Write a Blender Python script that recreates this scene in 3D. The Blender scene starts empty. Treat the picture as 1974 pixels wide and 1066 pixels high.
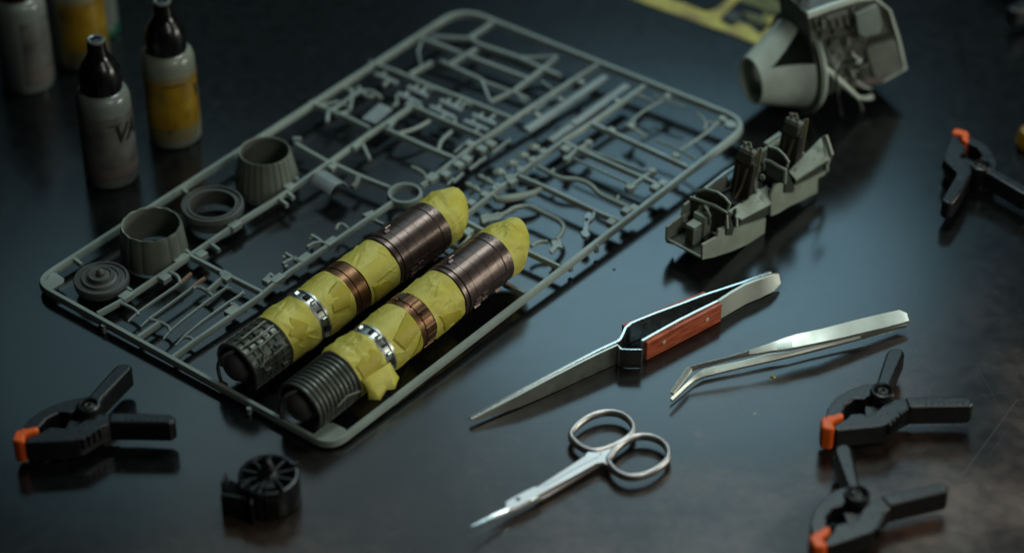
import bpy, math, random
from mathutils import Vector, Matrix, noise
random.seed(7)
R = math.radians
S = 0.01                       # everything is written in centimetres
scn = bpy.context.scene
COL = scn.collection

# ------------------------------------------------------------------ camera
CAM_H, PITCH, FPX, CX, CY = 67.0, 37.45, 4735.0, 987.0, 533.0
cd = bpy.data.cameras.new('camera')
cam = bpy.data.objects.new('camera', cd); COL.objects.link(cam)
cam.location = (0, 0, CAM_H * S)
cam.rotation_euler = (R(90 - PITCH), 0, 0)
cd.sensor_width = 36; cd.lens = FPX / 1974 * 36
cd.clip_start = 0.05; cd.clip_end = 50
cd.dof.use_dof = True
cd.dof.focus_distance = 1.065
cd.dof.aperture_fstop = 4.0
scn.camera = cam

# ------------------------------------------------------------------ world, lamps, exposure
wd = bpy.data.worlds.new('World'); scn.world = wd; wd.use_nodes = True
bg = wd.node_tree.nodes['Background']
bg.inputs[0].default_value = (0.30, 0.45, 0.50, 1); bg.inputs[1].default_value = 0.007
scn.view_settings.view_transform = 'Standard'
scn.view_settings.look = 'None'
scn.view_settings.exposure = 0
scn.view_settings.gamma = 1

def area(name, loc, target, sx, sy, power, colr, shape='ELLIPSE', spread=180):
    l = bpy.data.lights.new(name, 'AREA'); l.shape = shape
    l.size = sx * S; l.size_y = sy * S; l.energy = power; l.color = colr
    l.spread = R(spread)
    o = bpy.data.objects.new(name, l); COL.objects.link(o)
    o.location = Vector(loc) * S
    d = Vector(target) - Vector(loc)
    o.rotation_euler = d.to_track_quat('-Z', 'Y').to_euler()
    return o
TG = (3, 90, 0)
area('softbox_wide', (0, 196, 106), TG, 78, 46, .66, (0.66, 0.84, 0.88))
area('softbox_core', (17, 196, 85), TG, 50, 31, 1.2, (0.42, 0.80, 1.0))
area('softbox_left', (-38, 196, 93), TG, 38, 30, 0.24, (0.44, 0.80, 0.95))
area('lamp_overhead', (24, 128, 100), (6, 92, 0), 30, 24, 3.7, (0.86, 1.0, 0.95), 'SQUARE')
area('window_right', (112, 82, 26), (10, 90, 0), 44, 30, 3.6, (0.97, 1.0, 0.86), 'RECTANGLE')
area('lamp_front', (34, 44, 52), (8, 90, 0), 20, 20, 0.8, (1.0, 0.98, 0.9), 'SQUARE')

# ------------------------------------------------------------------ picture point -> place on a plane
_c, _s = math.cos(R(PITCH)), math.sin(R(PITCH))
EYE = Vector((0, 0, CAM_H))
def ray(x, y):
    u, v = (x - CX) / FPX, -(y - CY) / FPX
    return Vector((u, _c + v * _s, -_s + v * _c))
def P(x, y, z=0.0):
    d = ray(x, y); t = (z - CAM_H) / d.z
    return EYE + d * t
def on_plane(x, y, p0, n):
    d = ray(x, y); t = (Vector(p0) - EYE).dot(n) / d.dot(n)
    return EYE + d * t

# ------------------------------------------------------------------ materials
def mat(name, colr, rough=0.5, metal=0.0, col2=None, nscale=60, bump=0.0, bscale=400, rvar=0.1, spec=0.5, coat=0.0, detail=6):
    m = bpy.data.materials.new(name); m.use_nodes = True
    nt = m.node_tree; N = nt.nodes; L = nt.links
    b = N['Principled BSDF']
    b.inputs['Metallic'].default_value = metal
    b.inputs['Specular IOR Level'].default_value = spec
    b.inputs['Coat Weight'].default_value = coat
    b.inputs['Coat Roughness'].default_value = 0.12
    tc = N.new('ShaderNodeTexCoord')
    no = N.new('ShaderNodeTexNoise'); no.inputs['Scale'].default_value = nscale; no.inputs['Detail'].default_value = detail
    L.new(tc.outputs['Object'], no.inputs['Vector'])
    ra = N.new('ShaderNodeMapRange'); ra.inputs[1].default_value = 0.35; ra.inputs[2].default_value = 0.65
    L.new(no.outputs['Fac'], ra.inputs[0])
    mx = N.new('ShaderNodeMix'); mx.data_type = 'RGBA'
    c2 = col2 or tuple(c * 0.72 for c in colr)
    mx.inputs[6].default_value = (*colr, 1); mx.inputs[7].default_value = (*c2, 1)
    L.new(ra.outputs[0], mx.inputs[0]); L.new(mx.outputs[2], b.inputs['Base Color'])
    n2 = N.new('ShaderNodeTexNoise'); n2.inputs['Scale'].default_value = nscale * 3.3; n2.inputs['Detail'].default_value = 5
    L.new(tc.outputs['Object'], n2.inputs['Vector'])
    r2 = N.new('ShaderNodeMapRange'); r2.inputs[3].default_value = max(0.03, rough - rvar); r2.inputs[4].default_value = min(1, rough + rvar)
    r2.inputs[1].default_value = 0.3; r2.inputs[2].default_value = 0.7
    L.new(n2.outputs['Fac'], r2.inputs[0]); L.new(r2.outputs[0], b.inputs['Roughness'])
    if bump:
        n3 = N.new('ShaderNodeTexNoise'); n3.inputs['Scale'].default_value = bscale; n3.inputs['Detail'].default_value = 4
        L.new(tc.outputs['Object'], n3.inputs['Vector'])
        bp = N.new('ShaderNodeBump'); bp.inputs['Strength'].default_value = bump; bp.inputs['Distance'].default_value = 0.0003
        L.new(n3.outputs['Fac'], bp.inputs['Height']); L.new(bp.outputs[0], b.inputs['Normal'])
    return m

GREY = mat('grey_styrene', (0.34, 0.41, 0.37), 0.33, nscale=40, bump=0.25, bscale=900)
GREYD = mat('grey_styrene_ring', (0.19, 0.215, 0.175), 0.45, nscale=40, bump=0.3, bscale=900)
GREYDD = mat('dark_styrene', (0.10, 0.11, 0.10), 0.45, nscale=60, bump=0.3, bscale=900)
GLOSSG = mat('glossy_styrene_panel', (0.30, 0.36, 0.36), 0.25, nscale=40)
COPW = mat('coppery_tip', (0.33, 0.20, 0.13), 0.5, nscale=200)
TAPE = mat('masking_tape', (0.72, 0.66, 0.15), 0.42, col2=(0.60, 0.53, 0.08), nscale=90, bump=0.8, bscale=1400, spec=0.3)
TAPE2 = mat('doubled_masking_tape', (0.52, 0.44, 0.055), 0.42, col2=(0.46, 0.38, 0.04), nscale=140, bump=0.5, bscale=1400, spec=0.3)
BROWN = mat('burnt_iron_paint', (0.14, 0.10, 0.09), 0.32, 0.65, col2=(0.115, 0.08, 0.07), nscale=110, bump=0.08, bscale=900, rvar=.05)
BRONZE = mat('bronze_paint', (0.19, 0.095, 0.045), 0.36, 0.75, col2=(0.15, 0.072, 0.034), nscale=120, bump=0.08, bscale=900, rvar=.05)
SILVER = mat('silver_paint', (0.36, 0.375, 0.36), 0.36, 0.85, col2=(0.38, 0.39, 0.37), nscale=150, bump=0.1, bscale=900)
GUN = mat('gunmetal_paint', (0.14, 0.155, 0.135), 0.38, 0.4, col2=(0.09, 0.10, 0.088), nscale=200, bump=0.4, bscale=1200)
DARK = mat('dark_recess', (0.012, 0.012, 0.012), 0.7)
CORE = mat('dark_core_paint', (0.15, 0.15, 0.148), 0.35, 0.3, nscale=120)
STEEL = mat('polished_steel', (0.68, 0.70, 0.67), 0.26, 1.0, col2=(0.60, 0.62, 0.6), nscale=60, rvar=0.04, bump=0.02, bscale=500)
SATIN = mat('satin_steel', (0.62, 0.65, 0.59), 0.42, .95, col2=(0.56, 0.59, 0.53), nscale=70, rvar=.05, bump=0.02, bscale=700)
SCIS = mat('scissor_steel', (0.64, 0.60, 0.58), 0.38, .95, col2=(0.58, 0.54, 0.525), nscale=70, rvar=.05, bump=0.02, bscale=700)
BLACK = mat('black_plastic', (0.010, 0.011, 0.012), 0.32, nscale=90, bump=0.3, bscale=900, rvar=0.08)
ORANGE = mat('orange_rubber', (0.95, 0.15, 0.014), 0.45, col2=(0.85, 0.11, 0.010), nscale=150)
CAPB = mat('glossy_black_cap', (0.006, 0.006, 0.007), 0.22)
CAPR = mat('dark_red_cap', (0.03, 0.004, 0.004), 0.3)
BPLAS = mat('milky_bottle_plastic', (0.19, 0.215, 0.20), 0.22, nscale=30)
BPLAS2 = mat('milky_yellow_plastic', (0.24, 0.26, 0.21), 0.22, nscale=30)
LABW = mat('pale_label', (0.13, 0.13, 0.12), 0.45, col2=(0.05, 0.05, 0.047), nscale=70)
LABP = mat('pinkish_label_band', (0.17, 0.14, 0.125), 0.45, nscale=50)
LABY = mat('amber_label', (0.36, 0.22, 0.010), 0.35, col2=(0.12, 0.06, 0.004), nscale=60)
INK = mat('black_ink', (0.01, 0.01, 0.01), 0.5)
GRN = mat('green_bottle_base', (0.01, 0.10, 0.05), 0.35)
TUBG = mat('cockpit_grey_green', (0.32, 0.37, 0.30), 0.5, nscale=70, bump=0.3, bscale=1000)
TUBL = mat('cockpit_console_grey', (0.36, 0.43, 0.36), 0.5, nscale=90, bump=0.3, bscale=1000)
TUBD = mat('cockpit_dark_grey', (0.05, 0.055, 0.045), 0.5, nscale=90, bump=0.3, bscale=1000)
SEATD = mat('seat_dark', (0.022, 0.021, 0.018), 0.6, nscale=90)
TAN = mat('tan_webbing', (0.15, 0.135, 0.075), 0.6, nscale=200)
SHELL = mat('primer_grey_green', (0.70, 0.80, 0.70), 0.27, nscale=50, bump=0.2, bscale=900)
HOOPM = mat('hoop_grey', (0.20, 0.235, 0.20), 0.35, nscale=60)
BAYM = mat('bay_brown_grey', (0.11, 0.12, 0.10), 0.5, col2=(0.055, 0.06, 0.048), nscale=170, bump=0.5, bscale=700)
BAYL = mat('bay_panel_grey', (0.19, 0.205, 0.175), 0.5, nscale=120)
BAYG = mat('bay_box_grey', (0.26, 0.31, 0.29), 0.4, nscale=80)
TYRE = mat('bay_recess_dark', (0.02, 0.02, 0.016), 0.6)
BRASS = mat('etched_brass', (0.66, 0.54, 0.10), 0.4, 0.4, col2=(0.30, 0.20, 0.07), nscale=70)
RIVET = mat('pale_rivet', (0.75, 0.72, 0.62), 0.4, 0.2)
OLIVE = mat('olive_etched_brass', (0.20, 0.185, 0.06), 0.5, 0.2, col2=(0.08, 0.085, 0.03), nscale=130)  # duller olive tone of some etched parts

def wood_mat():
    m = mat('red_wood_grip', (0.42, 0.085, 0.038), 0.38, spec=0.4)
    nt = m.node_tree; N = nt.nodes; L = nt.links
    b = N['Principled BSDF']; tc = [n for n in N if n.type == 'TEX_COORD'][0]
    mp = N.new('ShaderNodeMapping'); mp.inputs['Scale'].default_value = (120, 120, 900)
    mp.inputs['Rotation'].default_value = (0, 0, R(-50))
    L.new(tc.outputs['Object'], mp.inputs[0])
    no = N.new('ShaderNodeTexNoise'); no.inputs['Scale'].default_value = 1; no.inputs['Detail'].default_value = 6
    L.new(mp.outputs[0], no.inputs['Vector'])
    cr = N.new('ShaderNodeValToRGB')
    cr.color_ramp.elements[0].position = 0.33; cr.color_ramp.elements[0].color = (0.30, 0.05, 0.022, 1)
    cr.color_ramp.elements[1].position = 0.66; cr.color_ramp.elements[1].color = (0.66, 0.17, 0.075, 1)
    L.new(no.outputs['Fac'], cr.inputs[0]); L.new(cr.outputs[0], b.inputs['Base Color'])
    return m
WOOD = wood_mat()

def table_mat():
    m = bpy.data.materials.new('dark_lacquered_table'); m.use_nodes = True
    nt = m.node_tree; N = nt.nodes; L = nt.links; b = N['Principled BSDF']
    tc = N.new('ShaderNodeTexCoord')
    def noise_(scale, detail=5, vec=None, sc=None, rot=0):
        n = N.new('ShaderNodeTexNoise'); n.inputs['Scale'].default_value = scale; n.inputs['Detail'].default_value = detail
        if sc:
            mp = N.new('ShaderNodeMapping'); mp.inputs['Scale'].default_value = sc; mp.inputs['Rotation'].default_value = (0, 0, R(rot))
            L.new(tc.outputs['Object'], mp.inputs[0]); L.new(mp.outputs[0], n.inputs['Vector'])
        else: L.new(tc.outputs['Object'], n.inputs['Vector'])
        return n
    def mrange(src, a, b_, c, d):
        r = N.new('ShaderNodeMapRange'); r.inputs[1].default_value = a; r.inputs[2].default_value = b_
        r.inputs[3].default_value = c; r.inputs[4].default_value = d; L.new(src, r.inputs[0]); return r.outputs[0]
    def math_(op, a, b_=None):
        n = N.new('ShaderNodeMath'); n.operation = op
        for i, v in enumerate((a, b_)):
            if v is None: continue
            if isinstance(v, (int, float)): n.inputs[i].default_value = v
            else: L.new(v, n.inputs[i])
        return n.outputs[0]
    big = noise_(14, 9)            # worn brown areas of the lacquer
    sep = N.new('ShaderNodeSeparateXYZ'); L.new(tc.outputs['Object'], sep.inputs[0])
    # lacquer is worn through to brown towards the near right corner of the table
    near = mrange(math_('SUBTRACT', math_('MULTIPLY', sep.outputs[0], 0.42), sep.outputs[1]), -0.80, -0.655, 0, 1)
    wear = math_('MULTIPLY', near, mrange(big.outputs['Fac'], 0.42, 0.60, 0.15, 1.0))
    fine = noise_(160, 5, sc=(1, 1, 1))
    grain = noise_(1, 7, sc=(55, 900, 1), rot=-4)
    c1 = N.new('ShaderNodeMix'); c1.data_type = 'RGBA'
    c1.inputs[6].default_value = (0.0075, 0.0085, 0.009, 1); c1.inputs[7].default_value = (0.100, 0.060, 0.042, 1)
    L.new(wear, c1.inputs[0])
    c2 = N.new('ShaderNodeMix'); c2.data_type = 'RGBA'; c2.blend_type = 'MULTIPLY'; c2.inputs[0].default_value = 1
    g = mrange(fine.outputs['Fac'], 0.3, 0.7, 0.55, 1.35)
    cg = N.new('ShaderNodeCombineColor'); [L.new(g, cg.inputs[i]) for i in range(3)]
    L.new(c1.outputs[2], c2.inputs[6]); L.new(cg.outputs[0], c2.inputs[7])
    # long fine scratches
    def scratch(x0, y0, x1, y1, w):
        p0, p1 = P(x0, y0) * S, P(x1, y1) * S
        d = (p1 - p0); ln = d.length; d.normalize()
        vx = math_('SUBTRACT', sep.outputs[0], p0.x); vy = math_('SUBTRACT', sep.outputs[1], p0.y)
        al = math_('ADD', math_('MULTIPLY', vx, d.x), math_('MULTIPLY', vy, d.y))
        pe = math_('ABSOLUTE', math_('SUBTRACT', math_('MULTIPLY', vx, d.y), math_('MULTIPLY', vy, d.x)))
        a = mrange(pe, 0, w, 1, 0)
        ins = math_('MULTIPLY', math_('GREATER_THAN', al, 0), math_('LESS_THAN', al, ln))
        return math_('MULTIPLY', a, ins)
    sc = scratch(1962, 768, 1853, 918, 0.00030)
    for q in ((1380, 1010, 1520, 985, 0.0002), (640, 1000, 760, 1030, 0.0002), (1420, 900, 1470, 930, 0.0002), (1760, 1010, 1960, 1040, 0.0002), (1880, 700, 1930, 790, 0.00015), (1700, 910, 1850, 892, 0.0002), (1905, 880, 1948, 820, 0.0002), (1560, 925, 1640, 905, 0.00025), (1890, 762, 1974, 752, 0.0002)):
        sc = math_('MAXIMUM', sc, math_('MULTIPLY', scratch(*q), 0.6))
    spots = noise_(85, 3); sp = mrange(spots.outputs['Fac'], 0.68, 0.76, 0, 1)
    spw = math_('MULTIPLY', sp, math_('ADD', 0.12, math_('MULTIPLY', near, 0.9)))
    sc = math_('MAXIMUM', math_('MULTIPLY', sc, 0.5), math_('MULTIPLY', spw, 0.45))
    c3 = N.new('ShaderNodeMix'); c3.data_type = 'RGBA'; L.new(sc, c3.inputs[0])
    L.new(c2.outputs[2], c3.inputs[6]); c3.inputs[7].default_value = (0.16, 0.13, 0.10, 1)
    L.new(c3.outputs[2], b.inputs['Base Color'])
    ro = math_('ADD', mrange(big.outputs['Fac'], 0.3, 0.7, 0.175, 0.19), math_('ADD', mrange(fine.outputs['Fac'], 0.3, 0.7, 0, 0.02), math_('MULTIPLY', wear, 0.10)))
    L.new(ro, b.inputs['Roughness'])
    b.inputs['Specular IOR Level'].default_value = 0.62
    bp = N.new('ShaderNodeBump'); bp.inputs['Strength'].default_value = 0.22; bp.inputs['Distance'].default_value = 0.00005
    hh = math_('ADD', math_('ADD', math_('MULTIPLY', grain.outputs['Fac'], 0.55), math_('MULTIPLY', fine.outputs['Fac'], 0.25)), math_('MULTIPLY', sc, -1.5))
    L.new(hh, bp.inputs['Height']); L.new(bp.outputs[0], b.inputs['Normal'])
    return m

# ------------------------------------------------------------------ mesh builder (cm, converted on build)
class MB:
    def __init__(s, M=None):
        s.v = []; s.f = []; s.M = M
    def add(s, vs, fs):
        n = len(s.v)
        for p in vs:
            p = Vector(p)
            if s.M is not None: p = s.M @ p
            s.v.append(p)
        s.f += [tuple(i + n for i in f) for f in fs]
        return s
    def box(s, x0, x1, y0, y1, z0, z1, taper=0):
        t = taper
        s.add([(x0, y0, z0), (x1, y0, z0), (x1, y1, z0), (x0, y1, z0), (x0 + t, y0 + t, z1), (x1 - t, y0 + t, z1), (x1 - t, y1 - t, z1), (x0 + t, y1 - t, z1)],
              [(3, 2, 1, 0), (4, 5, 6, 7), (0, 1, 5, 4), (1, 2, 6, 5), (2, 3, 7, 6), (3, 0, 4, 7)])
        return s
    def prism(s, a, b):
        """a and b: matching outlines (3D), joined"""
        n = len(a)
        s.add(list(a) + list(b), [tuple(range(n))[::-1], tuple(range(n, 2 * n))] + [(i, (i + 1) % n, n + (i + 1) % n, n + i) for i in range(n)])
        return s
    def slab(s, outline, z0, z1):
        s.prism([(p[0], p[1], z0) for p in outline], [(p[0], p[1], z1) for p in outline]); return s
    def plate(s, pts, off):
        off = Vector(off); s.prism([Vector(p) for p in pts], [Vector(p) + off for p in pts]); return s
    def sweep(s, path, prof, closed=False, up=(0, 0, 1), scale=None):
        path = [Vector(p) for p in path]; n = len(path); m = len(prof); up = Vector(up)
        vs = []
        for i, p in enumerate(path):
            a = path[i - 1] if (i > 0 or closed) else None
            b = path[(i + 1) % n] if (i < n - 1 or closed) else None
            ta = (p - a).normalized() if a is not None else None
            tb = (b - p).normalized() if b is not None else None
            t = (ta + tb).normalized() if (ta is not None and tb is not None) else (ta if ta is not None else tb)
            lat = up.cross(t); lat.normalize()
            k = 1.0
            if ta is not None and tb is not None: k = 1 / max(0.5, t.dot(tb))
            u2 = t.cross(lat).normalized()
            sc = scale[i] if scale else 1
            for (u, v) in prof: vs.append(p + lat * u * k * sc + u2 * v * sc)
        fs = []
        rng = n if closed else n - 1
        for i in range(rng):
            j = (i + 1) % n
            for q in range(m):
                r = (q + 1) % m
                fs.append((i * m + q, i * m + r, j * m + r, j * m + q))
        if not closed:
            fs.append(tuple(range(m))[::-1]); fs.append(tuple((n - 1) * m + q for q in range(m)))
        s.add(vs, fs); return s
    def lathe(s, prof, n=40, a0=0, a1=360, cap=False, wob=None):
        """prof: (r, z) list round local Z"""
        full = abs(a1 - a0) >= 359.9
        cols = n if full else n + 1
        vs = []
        for i in range(cols):
            a = R(a0 + (a1 - a0) * i / n)
            for k, (r, z) in enumerate(prof):
                rr = r * (wob(a, k) if wob else 1)
                vs.append((rr * math.cos(a), rr * math.sin(a), z))
        m = len(prof); fs = []
        for i in range(n):
            j = (i + 1) % cols
            for k in range(m - 1):
                fs.append((i * m + k, j * m + k, j * m + k + 1, i * m + k + 1))
        if cap and full:
            fs.append(tuple(i * m for i in range(cols))[::-1]); fs.append(tuple(i * m + m - 1 for i in range(cols)))
        s.add(vs, fs); return s
    def build(s, name, m, parent=None, org=None, bev=0, ang=38, label=None, merge=False):
        me = bpy.data.meshes.new(name)
        o0 = Vector(org) if org is not None else (Vector(parent_org(parent)) if parent is not None else Vector((0, 0, 0)))
        me.from_pydata([tuple((p - o0) * S) for p in s.v], [], s.f); me.materials.append(m)
        me.validate(); 
        import bmesh
        bm = bmesh.new(); bm.from_mesh(me)
        if merge: bmesh.ops.remove_doubles(bm, verts=bm.verts, dist=1e-6)
        bmesh.ops.recalc_face_normals(bm, faces=bm.faces)
        bm.to_mesh(me); bm.free()
        me.polygons.foreach_set('use_smooth', [True] * len(me.polygons))
        me.set_sharp_from_angle(angle=R(ang))
        o = bpy.data.objects.new(name, me); COL.objects.link(o)
        if parent is not None: o.parent = parent
        else: o.location = o0 * S
        if bev:
            md = o.modifiers.new('bevel', 'BEVEL'); md.width = bev * S; md.segments = 2; md.limit_method = 'ANGLE'; md.angle_limit = R(35)
            md.harden_normals = True
        if label: o['label'] = label
        return o
ORG = {}
def parent_org(p): return ORG.get(p.name, (0, 0, 0))
def thing(name, label, cat, loc=(0, 0, 0), rot=(0, 0, 0), group=None, traced=False):
    o = bpy.data.objects.new(name, None); COL.objects.link(o); o.empty_display_size = 0.01
    o.location = Vector(loc) * S; o.rotation_euler = rot
    o['label'] = label; o['category'] = cat
    if group: o['group'] = group
    if traced: ORG[o.name] = tuple(loc)
    return o
def tag(o, label, cat, group=None):
    o['label'] = label; o['category'] = cat
    if group: o['group'] = group
    return o
def sub(o, child_of):   # remember origin for sub-parts
    ORG[o.name] = ORG.get(child_of.name, (0, 0, 0)); return o
def circ(r, n=10, sx=1, sy=1): return [(r * sx * math.cos(2 * math.pi * i / n), r * sy * math.sin(2 * math.pi * i / n)) for i in range(n)]
def rect(w, h): return [(-w / 2, -h / 2), (w / 2, -h / 2), (w / 2, h / 2), (-w / 2, h / 2)]
def trap(w, h): return [(-w / 2, -h / 2), (w / 2, -h / 2), (w * .46, h * .15), (w * .30, h / 2), (-w * .30, h / 2), (-w * .46, h * .15)]
def smoothpath(pts, k=4, closed=False):
    """Catmull-Rom"""
    pts = [Vector(p) for p in pts]; n = len(pts); out = []
    rng = n if closed else n - 1
    for i in range(rng):
        if closed: p0, p1, p2, p3 = pts[i - 1], pts[i], pts[(i + 1) % n], pts[(i + 2) % n]
        else: p0, p1, p2, p3 = pts[max(i - 1, 0)], pts[i], pts[i + 1], pts[min(i + 2, n - 1)]
        for j in range(k):
            t = j / k
            out.append(0.5 * ((2 * p1) + (-p0 + p2) * t + (2 * p0 - 5 * p1 + 4 * p2 - p3) * t * t + (-p0 + 3 * p1 - 3 * p2 + p3) * t ** 3))
    if not closed: out.append(pts[-1])
    return out

# ================================================================== the table
tb = MB(); tb.box(-110, 110, 20, 200, -3, 0)
table = tb.build('tabletop', table_mat(), bev=0.2); table['kind'] = 'structure'

# ================================================================== sprue frame
_p0, _p1, _p2 = P(68, 547, .45), P(637, 862, .28), P(1446, 238, .95)
SN = (_p1 - _p0).cross(_p2 - _p0).normalized()
def Q(x, y, dz=0.0): return on_plane(x, y, _p0 + Vector((0, 0, dz)), SN)
SO = tuple(P(68, 547, 0))
spr = thing('model_sprue', 'large grey plastic kit sprue frame full of small unpainted parts under the two taped tubes', 'sprue', SO, traced=True)
RUN = (.23, .24)
def run(pts, name='runner', w=RUN[0], h=RUN[1], m=None, closed=False, dz=0, label=None, round_=False, bev=0):
    b = MB(); pr = trap(w, h) if not round_ else circ(w / 2, 10)
    b.sweep([Q(p[0], p[1], dz) for p in pts], pr, closed, up=SN)
    return b.build(name, m or GREY, spr, label=label, bev=bev)
def curve(pts, name, w=.2, h=.2, m=None, dz=0, k=4, label=None, round_=True):
    b = MB(); b.sweep([p for p in smoothpath([Q(x, y, dz) for x, y in pts], k)], circ(w / 2, 10, 1, h / w) if round_ else trap(w, h), up=SN)
    return b.build(name, m or GREY, spr, label=label)
def pad(x, y, name='gate_tab', w=.42, l=.42, h=.32, ang=None, m=None):
    """small block turned along the runners"""
    c = Q(x, y); d = (Q(798, 203) - Q(190, 605)).normalized(); l2 = SN.cross(d)
    b = MB(); pts = [c + d * sx * l / 2 + l2 * sy * w / 2 - SN * h / 2 for sx, sy in ((-1, -1), (1, -1), (1, 1), (-1, 1))]
    b.plate(pts, SN * h); return b.build(name, m or GREY, spr, bev=.05)
def leaf(pts, name, h=.18, m=None, dz=0, label=None, bev=.03):
    b = MB(); b.plate([Q(x, y, dz) - SN * h / 2 for x, y in pts], SN * h); return b.build(name, m or GREY, spr, label=label, bev=bev)

# outer frame with rounded corners
def rounded(cs, rr):
    out = []
    n = len(cs)
    for i, (c, r) in enumerate(zip(cs, rr)):
        a, b = cs[i - 1], cs[(i + 1) % n]
        da, db = (a - c).normalized(), (b - c).normalized()
        for k in range(7):
            t = k / 6
            p = c + da * r * (1 - t) ** 2 + db * r * t ** 2
            out.append(p)
    return out
cs = [Q(66, 546), Q(637, 863), Q(1448, 239), Q(889, 18)]
cs2 = rounded(cs, (1.0, .9, 1.5, 1.5))
b = MB(); b.sweep(cs2, trap(.285, .30), True, up=SN)
b.build('outer_frame', GREY, spr)
leaf([(84, 549), (99, 528), (108, 528), (124, 539), (122, 547), (97, 562)], 'corner_plate', .16)
leaf([(602, 840), (632, 817), (643, 817), (668, 829), (664, 838), (637, 856)], 'corner_plate', .16)
c = Q(1409, 242); b = MB()
b.prism([c + Vector((.28 * math.cos(t * .45), .28 * math.sin(t * .45), -.08)) for t in range(14)], [c + Vector((.28 * math.cos(t * .45), .28 * math.sin(t * .45), .08)) for t in range(14)])
b.build('corner_disc', GREY, spr)
leaf([(1397, 230), (1420, 236), (1432, 246), (1425, 252), (1398, 243)], 'corner_plate', .08, dz=-.05)

RUNS = [
 [(188, 606), (240, 578), (366, 494), (450, 436), (536, 383), (631, 317), (703, 266), (798, 204)],
 [(333, 690), (376, 658), (501, 572), (551, 530), (649, 464), (742, 401), (757, 391)],
 [(812, 360), (918, 279), (1003, 222), (1069, 179), (1152, 127)],
 [(893, 420), (954, 371), (1029, 314), (1090, 270), (1141, 238), (1243, 167)],
 [(366, 494), (435, 530), (507, 566)],
 [(570, 279), (631, 314)], [(640, 316), (691, 340), (752, 364)],
 [(598, 199), (640, 216), (670, 228), (712, 249)],
 [(745, 251), (834, 290), (881, 309)],
 [(798, 207), (853, 232), (935, 267)],
 [(712, 122), (762, 139), (831, 169), (906, 197), (988, 231)],
 [(814, 76), (889, 105)], [(903, 110), (998, 146), (1020, 154)],
 [(904, 75), (925, 88), (998, 112), (1043, 133), (1080, 148)],
 [(949, 46), (904, 76)],
 [(1141, 240), (1178, 256), (1298, 311), (1327, 325)],
 [(1088, 277), (1114, 289), (1239, 344), (1273, 360)],
 [(1000, 341), (1048, 361), (1158, 413), (1196, 428)],
 [(884, 421), (928, 444), (1023, 489), (1080, 516)],
 [(972, 547), (1012, 567)],
 [(790, 145), (832, 122)], [(865, 127), (919, 96)], [(990, 177), (1018, 156), (1046, 135), (1074, 112)],
 [(266, 652), (306, 624)], [(400, 563), (431, 535)],
]
for r in RUNS: run(r)
# thinner links
for r, w in (([(850, 120), (929, 156)], .22), ([(929, 157), (945, 197)], .18), ([(945, 197), (990, 177)], .18), ([(929, 157), (985, 178)], .16),
             ([(997, 113), (1074, 111)], .18), ([(988, 179), (1018, 193)], .2), ([(1043, 158), (1066, 174)], .12), ([(664, 172), (700, 176)], .14),
             ([(814, 76), (806, 100), (812, 128)], .12), ([(832, 72), (906, 76)], .2), ([(1012, 198), (1000, 190)], .14), ([(1220, 181), (1258, 197)], .12),
             ([(1106, 306), (1228, 362)], .1), ([(1120, 285), (1246, 331)], .1), ([(1070, 184), (1030, 213)], .1)):
    run(r, 'link_rod', w, w)
# ring in the middle of the tree
c = Q(781, 377); b = MB()
b.sweep([c + (Vector((math.cos(t), math.sin(t), 0)) * .74) for t in [2 * math.pi * k / 28 for k in range(28)]], trap(.2, .34), True, up=SN)
b.build('runner_ring', GREY, spr, label='round ring where the runners meet')
# long flat bars
for a, c2 in (((1013, 251), (1167, 148)), ((1059, 272), (1208, 165))):
    run([a, c2], 'long_flat_bar', .52, .16, GLOSSG)
for x, y in ((1107, 240), (1120, 162), (1190, 198), (1080, 195), (1036, 225)): pad(x, y, l=.3, w=.35)
# S-shaped pipe and its lugs
curve([(1037, 322), (1060, 334), (1083, 344), (1115, 347), (1138, 357), (1156, 374), (1186, 389), (1222, 406)], 'curved_pipe', .24, .24, label='long S-bent pipe')
curve([(1189, 386), (1192, 378)], 'pipe_lug', .16, .16); curve([(1062, 333), (1068, 327)], 'pipe_lug', .16, .16)
# hook pipe beside the taped tube
curve([(927, 422), (954, 416), (972, 413), (991, 402), (1014, 398), (1028, 401), (1050, 412), (1076, 425), (1086, 437), (1083, 450), (1072, 464)], 'hooked_pipe', .25, .25, label='hook-bent pipe beside the right tube')
leaf([(925, 418), (940, 412), (948, 418), (960, 409), (962, 416), (975, 414), (962, 425), (940, 428), (930, 432)], 'flared_tip', .14)
leaf([(1062, 466), (1080, 460), (1085, 480), (1075, 478), (1064, 491), (1058, 484), (1065, 476)], 'flared_tip', .14)
curve([(1024, 475), (1033, 469), (1046, 466), (1056, 467)], 'bent_stub', .2, .2)
# slim link with eyelets
leaf([(1126, 418), (1132, 411), (1141, 413), (1142, 424), (1136, 432), (1134, 448), (1138, 455), (1132, 461), (1122, 458), (1119, 450), (1124, 446), (1125, 430)], 'eyelet_link', .2, m=GLOSSG, label='pale link with an eyelet at each end')
c = Q(1131, 423, .12); b = MB(); b.prism([c + Vector((.09 * math.cos(t * .7), .09 * math.sin(t * .7), -.04)) for t in range(9)], [c + Vector((.09 * math.cos(t * .7), .09 * math.sin(t * .7), .02)) for t in range(9)]); b.build('eyelet', DARK, spr)
run([(1146, 404), (1144, 420), (1137, 428)], 'gate', .16, .16)
# curved pod
b = MB(); b.sweep(smoothpath([Q(956, 384), Q(972, 384), Q(998, 380), Q(1024, 374), Q(1044, 363)], 3), circ(.22, 8, 1, .7), up=SN, scale=[.5, .8, 1, 1.05, 1.05, 1.05, 1.05, 1, .95, .9, .7, .6, .4])
b.build('curved_pod', TUBG, spr, label='curved pod with a dark underside')
run([(950, 375), (960, 386)], 'gate', .14, .14)
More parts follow.
